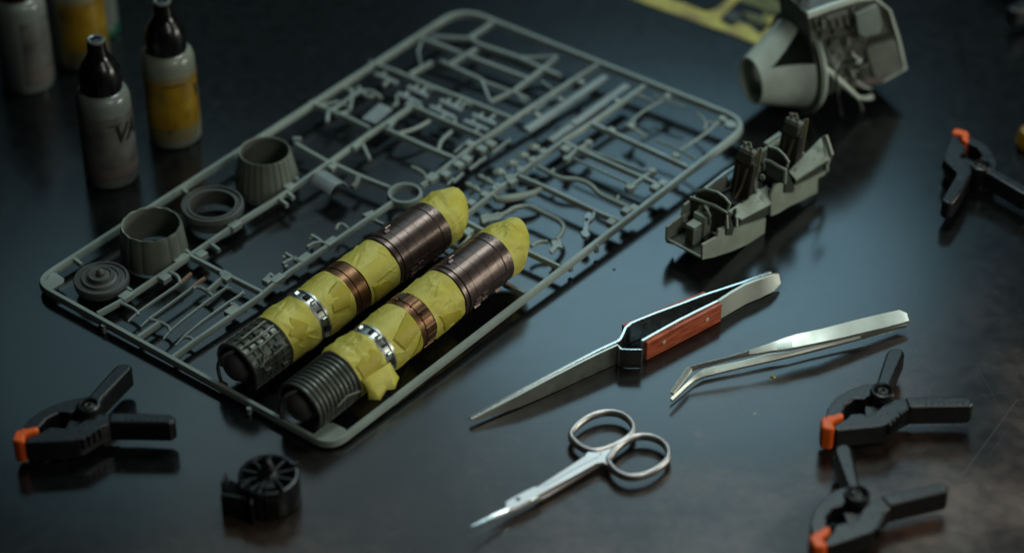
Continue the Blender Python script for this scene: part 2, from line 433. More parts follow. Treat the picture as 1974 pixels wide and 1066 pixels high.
# row of ovals and pods on stems
for (x, y, st) in ((1029, 284, (1048, 296)), (1008, 299, (1027, 312)), (986, 314, (1004, 331)), (963, 331, (983, 346))):
    c = Q(x, y, .05); b = MB(); b.M = Matrix.Translation(c) @ Matrix.Rotation(R(8), 4, 'Z') @ Matrix.Diagonal((.33, .26, .14, 1))
    b.lathe([(.02, -1), (.7, -.7), (1, 0), (.7, .7), (.02, 1)], 12); b.build('oval_disc', GREY, spr)
    run([(x + 6, y + 3), st], 'gate', .13, .13); pad(st[0], st[1], l=.45, w=.4)
for (x, y) in ((935, 346), (911, 361), (884, 377)):
    a, c2 = Q(x - 14, y - 8), Q(x + 14, y + 8)
    b = MB(); b.sweep([a, a.lerp(c2, .12), a.lerp(c2, .3), a.lerp(c2, .42), a.lerp(c2, .6), a.lerp(c2, .85), c2], circ(.13, 8), up=SN, scale=[.4, 1, 1.1, .7, 1.2, 1.1, .4])
    b.build('small_missile_fin', GREY, spr)
    run([(x + 12, y + 8), (x + 34, y + 16)], 'gate', .12, .12); pad(x + 24, y + 17, l=.4, w=.38)
pad(986, 352, l=.5, w=.4); pad(956, 366, l=.4, w=.35); pad(898, 412, l=.4, w=.35)
# strips beside the middle runner
for a, c2 in (((984, 269), (948, 296)), ((937, 303), (905, 327)), ((905, 271), (876, 294)), ((875, 345), (862, 356)), ((892, 334), (874, 352))):
    run([a, c2], 'thin_strip', .12, .12)
for x, y in ((946, 280), (899, 309), (907, 281), (858, 338), (1090, 290), (928, 290), (884, 320)): pad(x, y, l=.45, w=.45)
# pairs of hinge-like pieces
for a, c2 in (((787, 168), (824, 186)), ((849, 194), (890, 213)), ((912, 222), (956, 241)), ((768, 181), (809, 200)), ((830, 206), (876, 228)), ((896, 234), (942, 252)),
              ((724, 143), (766, 161))):
    run([a, c2], 'hinge_bar', .33, .14, GLOSSG)
    mx, my = (a[0] * .35 + c2[0] * .65), (a[1] * .35 + c2[1] * .65)
    up = (c2[1] - a[1]) > 0 and a in ((787, 168), (849, 194), (912, 222))
    run([(mx, my), (mx + 14, my - 13)] if up else [(mx, my), (mx - 13, my + 12)], 'gate', .16, .16)
    run([(a[0] + 12, a[1] + 4), (a[0] + 19, a[1] - 3)], 'gate', .14, .14)
curve([(800, 196), (812, 206), (808, 214)], 'bent_stub', .14, .14); curve([(866, 222), (878, 232), (872, 240)], 'bent_stub', .14, .14)
curve([(829, 176), (838, 168), (846, 176)], 'bent_stub', .14, .14); curve([(890, 206), (900, 198), (908, 205)], 'bent_stub', .14, .14)
# flat panel left of the middle
leaf([(697, 230), (732, 200), (758, 211), (724, 240)], 'flat_panel', .1, m=GLOSSG, label='small flat pale panel')
run([(757, 205), (766, 200), (764, 186)], 'gate', .14, .14)
leaf([(745, 238), (760, 225), (765, 232), (752, 250)], 'gate_tab', .2); leaf([(702, 262), (716, 252), (722, 258), (708, 268)], 'gate_tab', .2)
# bent struts near the far left edge
for r in ([(676, 174), (678, 190), (674, 214)], [(631, 236), (634, 216), (652, 206), (678, 186), (700, 176)], [(612, 205), (640, 200), (668, 198)], [(648, 222), (672, 216)],
          [(700, 176), (719, 178), (735, 190)], [(645, 196), (668, 206)], [(690, 168), (706, 186), (722, 186)]):
    curve(r, 'bent_strut', .2, .2)
for r in ([(770, 258), (800, 249), (828, 234)], [(845, 291), (851, 272), (870, 254)], [(700, 280), (706, 294), (713, 308)], [(794, 323), (808, 329), (822, 340)]):
    curve(r, 'curved_gate', .2, .2)
pad(686, 284, l=.5, w=.3); pad(640, 325, l=.35, w=.35); pad(832, 345, l=.6, w=.5); run([(565, 269), (581, 269)], 'gate', .22, .2)
leaf([(686, 341), (697, 343), (690, 358), (683, 364), (676, 360), (684, 352)], 'gate_tab', .2, m=GREYD)
# glossy curved panel
cA, cB, cD = Q(605, 345, .25), Q(631, 338, .25), Q(671, 358, .25)
def half_panel():
    ax = (Q(655, 378, 0) - Q(612, 350, 0)); ax.z = 0; ln = 1.35; ax.normalize(); lat = Vector((-ax.y, ax.x, 0))
    o = Q(616, 352, -.15); b = MB(); n = 12; vs = []; fs = []
    for k in range(n + 1):
        a = R(5 + 150 * k / n)
        for e, rr in ((0, .62), (ln, .62), (ln, .55), (0, .55)):
            vs.append(o + ax * e + lat * (rr * math.cos(a)) + Vector((0, 0, rr * math.sin(a))))
    for k in range(n):
        for q in range(4): fs.append((4 * k + q, 4 * k + (q + 1) % 4, 4 * k + 4 + (q + 1) % 4, 4 * k + 4 + q))
    fs += [(0, 1, 2, 3), tuple(4 * n + q for q in range(4))]
    b.add(vs, fs); b.build('curved_panel', GLOSSG, spr, bev=.02, label='glossy curved panel catching the light')
half_panel()
# tabs on the left runner
for x, y, l in ((452, 436, .6), (342, 500, .6), (242, 573, .6), (388, 493, .5), (447, 602, .6), (437, 537, .5), (317, 537, .5), (559, 363, .5), (434, 532, .4)): pad(x, y, l=l, w=.45)
for a, c2 in (((408, 472), (423, 484)), ((536, 383), (554, 397)), ((555, 374), (566, 382)), ((143, 500), (158, 511)), ((236, 551), (254, 562)), ((347, 490), (366, 496)), ((352, 366), (362, 374)), ((575, 349), (568, 342)), ((352, 478), (366, 490))):
    run([a, c2], 'gate', .2, .2)
# four thin blades with their gates
blades = [[(247, 620), (270, 600), (300, 579), (338, 553), (348, 545)], [(271, 630), (291, 613), (322, 591), (364, 560), (372, 553)], [(315, 654), (330, 637), (352, 618), (396, 584), (420, 567), (435, 556)], [(338, 667), (357, 647), (390, 620), (440, 584), (468, 566)]]
for i, bl in enumerate(blades):
    b = MB(); b.sweep([Q(*p) for p in bl], rect(.09, .12), up=SN, scale=[.7] + [1] * (len(bl) - 1)); o = b.build('thin_blade', GREY, spr)
tips = [[(348, 545), (356, 538), (368, 527)], [(372, 553), (384, 543), (395, 536)]]
for t in tips: run(t, 'blade_tip', .16, .12, COPW, label='coppery blade tip')
for t in ([(432, 558), (440, 548), (436, 556), (446, 556)], [(462, 570), (468, 562), (472, 568)]): run(t, 'blade_tip', .1, .1)
for g in ([(234, 585), (254, 594), (264, 602), (266, 608)], [(327, 525), (340, 531), (346, 540), (347, 548)], [(286, 615), (310, 622), (325, 631), (328, 641)],
          [(372, 556), (384, 554), (400, 563), (412, 573)], [(353, 650), (366, 651), (377, 660)], [(444, 586), (452, 588), (463, 597)]):
    curve(g, 'gate_hook', .17, .17)
# bracket shapes along the second runner
for r in ([(600, 455), (613, 462), (628, 473)], [(551, 490), (564, 498), (580, 509)], [(514, 537), (522, 530), (534, 540)], [(592, 478), (606, 470), (620, 468)], [(545, 510), (560, 502), (572, 498)]):
    run(r, 'small_bracket', .18, .2)
for r in ([(548, 494), (548, 512)], [(600, 458), (600, 474)], [(552, 512), (548, 528)], [(518, 540), (516, 552)]):
    b = MB(); a = Q(*r[0]); b.sweep([a, a - Vector((0, 0, .5))], rect(.14, .14), up=(1, 0, 0)); b.build('bracket_leg', GREY, spr)
for x, y, l in ((638, 469, .7), (587, 500, .7), (535, 540, .7), (516, 543, .4)): pad(x, y, l=l, w=.4)
curve([(648, 444), (652, 434), (661, 433), (672, 442)], 'gate_hook', .16, .16)
leaf([(697, 416), (718, 408), (727, 414), (712, 424)], 'gate_tab', .2); run([(722, 425), (740, 434)], 'gate', .16, .16)
run([(868, 472), (884, 480), (903, 462), (905, 452)], 'gate', .2, .2); pad(902, 450, l=.5, w=.4)
# thin six-sided loop, far right
for r in ([(1206, 246), (1236, 218), (1281, 192)], [(1281, 192), (1290, 178)], [(1262, 186), (1292, 199), (1320, 207)], [(1343, 219), (1360, 236), (1358, 252)], [(1386, 234), (1358, 259), (1310, 290)], [(1360, 236), (1388, 240)],
          [(1264, 271), (1310, 290), (1340, 308)], [(1202, 240), (1226, 252), (1242, 266)], [(1222, 243), (1222, 228)], [(1247, 262), (1226, 250)]):
    curve(r, 'loop_rod', .13, .13)
for x, y in ((1178, 254), (1302, 303), (1286, 190), (1392, 232), (1216, 246)): pad(x, y, l=.34, w=.34)
# cross-shaped pieces with round ends
run([(1112, 289), (1092, 308)], 'gate', .2, .2); run([(1116, 288), (1133, 278)], 'gate', .2, .2)
run([(1239, 344), (1216, 362)], 'gate', .2, .2); run([(1240, 343), (1256, 333)], 'gate', .2, .2)
for x, y, r in ((1092, 308, .22), (1134, 277, .22), (1257, 332, .24), (1214, 364, .26)):
    c = Q(x, y); b = MB(); b.M = Matrix.Translation(c); b.lathe([(.01, -r), (r * .8, -r * .7), (r, 0), (r * .8, r * .6), (.01, r * .7)], 10); b.build('round_boss', GREY, spr)
for x, y in ((1278, 356), (1263, 364), (1207, 409), (1178, 431), (1222, 404)): pad(x, y, l=.42, w=.42, m=GREY)
for x, y in ((1150, 472), (1100, 508), (200, 626), (480, 786)):
    c = Q(x, y); b = MB(); b.sweep([c, c - Vector((0, 0, .4))], circ(.12, 8), up=(1, 0, 0)); b.build('ejector_stub', GREY, spr)

# nozzle cups, ring and disc that hang in the left end of the tree
def frame_at(x, y, z): return Matrix.Translation(P(x, y, z))
def cup(px, py, zt, r_top, r_low, zb, petals, nm, label):
    b = MB(frame_at(px, py, zt)); h = zt - zb; n = petals * 6
    def outer(a, k):
        u = (a * petals / (2 * math.pi)) % 1
        return 1 - .022 * (1 if u < .14 else 0) + .012 * math.sin(u * math.pi)
    prof = [(r_top, -.06), (r_top * 1.02, -.18), (r_top * .45 + r_low * .55, -h * .45), (r_low, -h * .8), (r_low * .98, -h)]
    b.lathe(prof, n, wob=outer)
    inner = [(r_low * .93, -h), (r_low * .92, -h * .7), (r_top * .93, -.15), (r_top * .93, -.03)]
    b.lathe(inner, n)
    # scalloped rim joining outer and inner wall
    vs = []; fs = []
    for i in range(n):
        a = 2 * math.pi * i / n; u = (a * petals / (2 * math.pi)) % 1
        o_ = outer(a, 0); zz = .05 * abs(math.sin(u * math.pi)) * (1 if petals < 20 else .15)
        vs += [(r_top * o_ * math.cos(a), r_top * o_ * math.sin(a), -.06), (r_top * .985 * math.cos(a), r_top * .985 * math.sin(a), zz), (r_top * .93 * math.cos(a), r_top * .93 * math.sin(a), zz - .02), (r_top * .93 * math.cos(a), r_top * .93 * math.sin(a), -.03)]
    for i in range(n):
        j = (i + 1) % n
        for q in range(3): fs.append((4 * i + q, 4 * j + q, 4 * j + q + 1, 4 * i + q + 1))
    b.add(vs, fs)
    return b.build(nm, GREYD, spr, ang=28, label=label)
cup(291.5, 433, 1.85, 1.36, 1.52, 0.12, 14, 'nozzle_cup', 'open cup with scalloped petals round its rim')
cup(510, 291, 2.05, 1.21, 1.5, 0.15, 26, 'nozzle_cup', 'open cup with a smooth narrow rim')
b = MB(frame_at(409, 393, 1.05))
b.lathe([(1.06, -.1), (1.06, .0), (1.16, .0), (1.2, -.08), (1.3, -.08), (1.34, .04), (1.42, .03), (1.46, -.1), (1.46, -.25), (1.3, -.4), (1.3, -.75), (1.06, -.8), (1.06, -.1)], 48)
b.build('spacer_ring', GREYDD, spr, ang=30, label='dark open ring with a double rim')
b = MB(frame_at(195, 534, .85))
b.lathe([(.001, .42), (.12, .40), (.2, .3), (.22, .16), (.4, .14), (.46, .2), (.54, .2), (.6, .02), (.72, -.02), (.78, .04), (.86, .04), (.92, -.08), (1.05, -.1), (1.1, -.02), (1.2, -.03), (1.24, -.14), (1.2, -.42), (1.0, -.6), (.001, -.6)], 48)
b.build('stepped_disc', GREYDD, spr, ang=25, label='stepped round disc with concentric ridges and a centre boss')

# ================================================================== masked tubes
def tri_h(u, v, tri):
    m = 1e9
    for i in range(3):
        (x0, y0), (x1, y1) = tri[i], tri[(i + 1) % 3]
        nx, ny = -(y1 - y0), (x1 - x0); ln = math.hypot(nx, ny)
        m = min(m, ((u - x0) * nx + (v - y0) * ny) / ln)
    return max(0, m)
def tube(fr, bk, zf, zb, fracs, seed, label, kind):
    rnd = random.Random(seed)
    A, B = P(fr[0], fr[1], zf), P(bk[0], bk[1], zb)
    d = B - A; L = d.length; yaw = math.atan2(d.y, d.x); pit = math.asin(d.z / L)
    t = thing('engine_tube', label, 'model engine', A, (0, -pit, yaw))
    rad = 1.17
    X = [f * L for f in fracs]
    F = Matrix(((0, 0, 1, 0), (-1, 0, 0, 0), (0, 1, 0, 0), (0, 0, 0, 1)))   # lathe z -> local x ; angle 0 -> -y ; 90 -> +z
    def lath(prof, name, m, n=56, a0=0, a1=360, ang=38, par=None, label=None):
        b = MB(F.copy()); b.lathe(prof, n, a0, a1); return b.build(name, m, par or t, ang=ang, label=label)
    def pt(th, x, r): a = R(th); return Vector((x, -math.cos(a) * r, math.sin(a) * r))
    # front ribbed shell
    x0, x1 = X[0], X[1]; rr = rad * .99
    lath([(rr - .12, x0), (rr - .03, x0), (rr - .03, x1 + .05), (rr - .12, x1 + .05), (rr - .12, x0)], 'afterburner_shell', GUN, 56, -62, 205)
    nr = 11
    for k in range(nr):
        xx = x0 + .06 + (x1 - x0 - .1) * k / (nr - 1)
        if kind == 'R' or k % 2 == 0:
            b = MB(); b.sweep([pt(th, xx, rr) for th in range(-62, 206, 6)], circ(.055, 6), up=(1, 0, 0)); b.build('rib', GUN, t)
    if kind == 'R':
        for j, th in enumerate((-38, -30, -22, -14, -6, 2)):
            b = MB(); b.sweep([pt(th, x0 + .2, rr + .05), pt(th, x1 - .15, rr + .05)], rect(.035, .035), up=pt(th, 0, 1)); b.build('grille_wire', GUN, t)
        for k in range(7):
            xx = x0 + .3 + k * .36
            b = MB(); b.sweep([pt(th, xx, rr + .06) for th in (-44, -30, -16, -2, 8)], rect(.03, .03), up=(1, 0, 0)); b.build('grille_wire', GUN, t)
        b = MB(); b.sweep([pt(-2, x1 - .15, rr + .1), pt(10, x1 - .9, rr + .1), pt(3, x1 - 1.5, rr + .1)], circ(.035, 6), up=(0, 0, 1)); b.build('fuel_pipe', GREYD, t)
    else:
        for th in (-40, -28, -15, -2, 12, 26, 42, 58, 76, 94, 112, 130):
            b = MB(); b.sweep([pt(th, x0 + .1, rr + .03), pt(th, x1 - .1, rr + .03)], rect(.06, .05), up=pt(th, 0, 1)); b.build('grille_wire', GUN, t)
        for pts in ([(60, x1 - .3), (56, x1 - 1.4), (30, x0 + .8), (22, x0 + .3)], [(95, x1 - .2), (92, x0 + .5)], [(48, x1 - 1.2), (20, x1 - 1.7), (0, x0 + .6)], [(30, x1 - .2), (28, x1 - 1.0)], [(75, x0 + .3), (72, x1 - .5)]):
            b = MB(); b.sweep([pt(a, x, rr + .11) for a, x in pts], circ(.04, 6), up=(0, 0, 1)); b.build('fuel_pipe', GREYD, t)
        for th, xx in ((5, x0 + .7), (38, x1 - .6), (-10, x1 - .5), (84, x0 + 1.2)):
            b = MB(); c = pt(th, xx, rr + .05); b.box(c.x - .14, c.x + .14, c.y - .09, c.y + .09, c.z - .07, c.z + .1); b.build('valve_block', GREYDD, t, bev=.02)
    # inner core and the arch that holds it
    b = MB(F @ Matrix.Translation((-0.12, .02, -.32)))
    b.lathe([(.001, -.02), (.3, .02), (.6, .14), (.8, .4), (.86, .8), (.86, x1)], 36); b.build('inner_core', CORE, t, label='dark rounded core inside the front')
    arch = [Vector((-.36, .66, -1.0)), Vector((-.42, .70, -.2)), Vector((-.40, .60, .3)), Vector((-.36, .38, .66)), Vector((-.1, .12, .90)), Vector((.3, .0, .93))]
    b = MB(); b.sweep(smoothpath(arch, 4), rect(.13, .13), up=(1, 0, 0)); b.build('core_arch', GREYDD, t, bev=.02)
    b = MB(); b.box(-.45, -.2, .44, .86, -1.14, -.94); b.build('arch_foot', GREYDD, t, bev=.03)
    # masking tape wraps
    def wrap(xa, xb, name='masking_tape', cap=False, nb=4, amp=.06):
        nl = 40; na = 170; tris = []
        for _ in range(nb * 3):
            cu, cv = rnd.uniform(-50, 150), rnd.uniform(0, 1)
            s_ = rnd.uniform(16, 60); ph = rnd.uniform(0, 6.28)
            tr = [(cu + s_ * math.cos(ph + q * 2.09) * rnd.uniform(.6, 1.3), (cv + s_ / 70 * math.sin(ph + q * 2.09) * rnd.uniform(.6, 1.3)) * 60) for q in range(3)]
            tris.append((tr, rnd.uniform(.4, .8) * amp * rnd.choice((1, 1, -.35))))
        rid = [((rnd.uniform(-60, 140), rnd.uniform(0, 60)), rnd.uniform(-2.6, 2.6), rnd.uniform(14, 48), rnd.uniform(.02, .04) * rnd.choice((1, 1, -1)), rnd.uniform(2, 4.5)) for _ in range(nb * 4 + 3)]
        e0 = [rnd.uniform(-.02, .03) for _ in range(9)]; e1 = [rnd.uniform(-.02, .03) for _ in range(9)]
        vs = []; fs = []
        for i in range(nl + 1):
            v = i / nl
            for k in range(na):
                th = 360 * k / na - 120
                a = th
                h = 0
                for tr, am in tris: h += am * min(1, tri_h(a, v * 60, tr) / 9)
                for (ru, rv), ra, rl, am, rw in rid:
                    du, dv = a - ru, v * 60 - rv; al = du * math.cos(ra) + dv * math.sin(ra); pe = abs(-du * math.sin(ra) + dv * math.cos(ra))
                    if 0 < al < rl and pe < rw: h += am * (1 - pe / rw) * min(1, al / 5, (rl - al) / 5)
                q = (k / na * 9); i0 = int(q) % 9; f_ = q - int(q)
                w0 = e0[i0] * (1 - f_) + e0[(i0 + 1) % 9] * f_; w1 = e1[i0] * (1 - f_) + e1[(i0 + 1) % 9] * f_
                x = xa + w0 + (xb + w1 - xa - w0) * v
                rr_ = rad + .05 + max(-.03, h * min(1, 6 * v + .15, 6 * (1 - v) + .15)) + .008 * math.sin(a * .13 + v * 5)
                if cap:
                    prf = 1 - .04 * v - .30 * max(0, v - .45) ** 1.5 - (.18 * ((v - .9) / .1) if v > .9 else 0)
                    rr_ *= prf
                    p = pt(th, x, rr_); 
                    if v > .45:
                        fl = (v - .45) / .55
                        p.y = p.y * (1 - .45 * fl) - .1 * fl; p.z = p.z * (1 - .02 * fl) + .12 * fl
                        p.x += .25 * fl * math.sin(R(th)) * (1 if th > 0 else .5) * .3
                else: p = pt(th, x, rr_)
                vs.append(p)
        for i in range(nl):
            for k in range(na):
                k2 = (k + 1) % na
                fs.append((i * na + k, i * na + k2, (i + 1) * na + k2, (i + 1) * na + k))
        if cap: fs.append(tuple(nl * na + k for k in range(na)))
        b = MB(); b.add(vs, fs); o = b.build(name, TAPE, t, ang=20)
        return o, tris
    def patch(poly, par, lift=.092, m=TAPE2):
        """a folded second layer: outline in (angle, x)"""
        b = MB(); c = (sum(p[0] for p in poly) / len(poly), sum(p[1] for p in poly) / len(poly))
        n = 7; ring = []
        vs = []; fs = []
        for s_ in range(n + 1):
            f_ = s_ / n
            for i in range(len(poly)):
                p, q = poly[i], poly[(i + 1) % len(poly)]
                for k in range(5):
                    g = k / 5; a = p[0] + (q[0] - p[0]) * g; x = p[1] + (q[1] - p[1]) * g
                    a = c[0] + (a - c[0]) * f_; x = c[1] + (x - c[1]) * f_
                    vs.append(pt(a, x, rad + lift - (.05 if s_ == n else 0) + .03 * (1 - f_)))
        m_ = len(poly) * 5
        for s_ in range(n):
            for k in range(m_): fs.append((s_ * m_ + k, s_ * m_ + (k + 1) % m_, (s_ + 1) * m_ + (k + 1) % m_, (s_ + 1) * m_ + k))
        b.add(vs, fs); b.build('folded_tape_layer', m, par, ang=20, merge=True)
    w1, _ = wrap(X[1], X[2] - .02); w2, _ = wrap(X[3], X[4] - .02, nb=3, amp=.05); w3, _ = wrap(X[5], X[6] - .02, nb=5, amp=.06)
    w4, _ = wrap(X[7], X[8], 'tape_end_cap', True, nb=5, amp=.07)
    l1 = X[2] - X[1]; l2 = X[4] - X[3]; l3 = X[6] - X[5]
    if kind == 'R':
        patch([(60, X[1] + .8 * l1), (30, X[1] + .97 * l1), (-4, X[1] + .55 * l1), (2, X[1] + .1 * l1), (48, X[1] + .05 * l1)], w1)
        patch([(72, X[3] + .95 * l2), (26, X[3] + .98 * l2), (4, X[3] + .3 * l2), (44, X[3] + .1 * l2)], w2)
        patch([(20, X[3] + .95 * l2), (-40, X[3] + .98 * l2), (-35, X[3] + .5 * l2)], w2, m=TAPE2)
        patch([(25, X[5] + .1 * l3), (5, X[5] + .8 * l3), (-35, X[5] + .95 * l3), (-40, X[5] + .3 * l3)], w3)
        # loose flap that stands off at the lower side
        b = MB(); n = 6; vs = []; fs = []
        xs = [X[1] + .02, X[1] + .25 * l1, X[1] + .55 * l1, X[1] + .8 * l1, X[2] + .10]
        for i, xx in enumerate(xs):
            for k in range(n + 1):
                f_ = k / n; base = pt(18 - 6 * i * .3, xx, rad + .12); tan = Vector((0, -.42 - .05 * i, -.9)).normalized()
                ext = [.75, 1.0, .80, .92, .62][i]
                vs.append(base + tan * f_ * (ext + .15) + Vector((.05 * math.sin(i * 2.3 + f_ * 4), -.07 * math.sin(f_ * 3.1) - .07 * (i % 2) * f_, .05 * (i % 2) * f_)))
        for i in range(4):
            for k in range(n): fs.append((i * (n + 1) + k, i * (n + 1) + k + 1, (i + 1) * (n + 1) + k + 1, (i + 1) * (n + 1) + k))
        b.add(vs, fs); o = b.build('loose_tape_flap', TAPE, w1, ang=12)
        md = o.modifiers.new('thick', 'SOLIDIFY'); md.thickness = .0003
    else:
        patch([(70, X[1] + .4 * l1), (36, X[1] + .7 * l1), (12, X[1] + .35 * l1), (40, X[1] + .05 * l1)], w1)
        patch([(74, X[3] + .9 * l2), (40, X[3] + .98 * l2), (12, X[3] + .75 * l2), (22, X[3] + .15 * l2), (64, X[3] + .3 * l2)], w2)
        patch([(22, X[5] + .05 * l3), (12, X[5] + .6 * l3), (-30, X[5] + .9 * l3), (-40, X[5] + .2 * l3)], w3)
    # silver band with small fittings
    lath([(rad - .05, X[2] - .06), (rad + .05, X[2] - .06), (rad + .06, X[2] + .05), (rad + .01, X[2] + .1), (rad + .01, X[3] - .12), (rad + .06, X[3] - .08), (rad + .05, X[3] + .05), (rad - .05, X[3] + .05)], 'silver_band', SILVER, ang=30)
    xm = (X[2] + X[3]) / 2
    for k, th in enumerate((112, 84, 66, 44, 24, 4, -16)):
        c = pt(th, xm, rad + .04); b = MB(Matrix.Translation(c) @ Matrix.Rotation(R(th - 90), 4, 'X'))
        w_ = rnd.uniform(.08, .17); b.box(-.13, .13, -w_, w_, -.05, .045, .02); b.build('fitting', DARK if k % 2 else SILVER, t, bev=.015)
    # bronze band
    lath([(rad - .02, X[4] - .08), (rad + .07, X[4] - .08), (rad + .08, X[4] + .1), (rad + .03, X[4] + .13), (rad + .03, X[4] + .24), (rad + .07, X[4] + .27), (rad + .07, X[5] - .08), (rad + .03, X[5]), (rad - .02, X[5] + .05)], 'bronze_band', BRONZE, 60, ang=25)
    if kind == 'R':
        for th in range(-40, 151, 19):
            c = pt(th, X[4] + .62 * (X[5] - X[4]), rad + .06); b = MB(Matrix.Translation(c) @ Matrix.Rotation(R(th - 90), 4, 'X'))
            b.box(-.3, .3, -.05, .05, -.03, .045, .01); b.build('band_rib', BRONZE, t, bev=.015)
        for th in (105, 48):  # near-black blocks paint the shade inside the band's slots
            c = pt(th, X[4] + .6 * (X[5] - X[4]), rad + .045); b = MB(Matrix.Translation(c) @ Matrix.Rotation(R(th - 90), 4, 'X'))
            b.box(-.2, .2, -.17, .17, -.03, .04, .01); b.build('slot_shade', DARK, t, bev=.015)
    # brown casing
    r2 = rad + .07
    lath([(rad - .1, X[6] - .1), (r2 - .02, X[6] - .1), (r2 + .04, X[6] - .03), (r2 + .04, X[6] + .08), (r2 - .03, X[6] + .12), (r2 - .03, X[6] + .24), (r2 + .03, X[6] + .27), (r2 + .03, X[6] + .38), (r2 - .01, X[6] + .42),
          (r2, X[7] - .55), (r2 + .03, X[7] - .5), (r2 + .03, X[7] - .4), (r2 - .01, X[7] - .36), (r2 - .01, X[7] + .0), (r2 - .06, X[7] + .08)], 'burnt_metal_casing', BROWN, 72, ang=24)
    cas_l = X[7] - X[6]
    for th in (135, 108, 82, 56, 30, 4, -22, -48):
        b = MB(); b.sweep([pt(th, X[6] + .45, r2 + .0), pt(th, X[7] - .6, r2 + .0)], rect(.03, .03), up=pt(th, 0, 1)); b.build('panel_rib', BROWN, t)
    for k in range(4):
        xx = X[6] + .45 + (cas_l - 1.05) * (k + .5) / 4
        b = MB(); b.sweep([pt(th, xx, r2 - .002) for th in range(-60, 171, 8)], rect(.022, .03), up=(1, 0, 0)); b.build('panel_rib', BROWN, t)
    for th, xx, w_, l_ in ((-8, X[6] + .75, .08, .2), (-18, X[6] + .75, .08, .2), (-28, X[6] + .75, .08, .2), (-5, X[6] + 1.2, .07, .18), (-20, X[6] + 1.2, .07, .18), (100, X[6] + .7, .1, .16), (112, X[6] + 1.0, .06, .2), (-40, X[7] - .9, .1, .15)):
        c = pt(th, xx, r2 + .01); b = MB(Matrix.Translation(c) @ Matrix.Rotation(R(th - 90), 4, 'X')); b.box(-l_, l_, -w_, w_, -.04, .05, .02); b.build('casing_lug', BROWN, t, bev=.02)
    for k in range(22):
        th = -60 + k * 10
        c = pt(th, X[7] - .2, r2 - .005); b = MB(Matrix.Translation(c) @ Matrix.Rotation(R(th - 90), 4, 'X')); b.lathe([(.035, -.01), (.03, .02), (.001, .03)], 6); b.build('rivet', BROWN, t)
    b = MB(); b.sweep([pt(-45, X[7] - .25, r2), pt(-42, X[7] - .1, r2 + .35)], circ(.07, 6), up=(1, 0, 0)); b.build('side_stub', COPW, t)
    return t
fR = [f / 470 for f in (0, 94, 156, 176, 243, 275, 349, 470, 538)]
fL = [f / 465.5 for f in (0, 82, 150, 170, 233, 266, 340, 465.5, 536)]
tube((577, 786), (950, 495), 1.18, 1.85, fR, 5, 'right-hand masked engine tube, ribbed grey at the front, with a loose flap of yellow tape', 'R')
tube((456, 710), (832, 437), 1.18, 1.75, fL, 12, 'left-hand masked engine tube with pipes over its grey front and smooth bronze band', 'L')

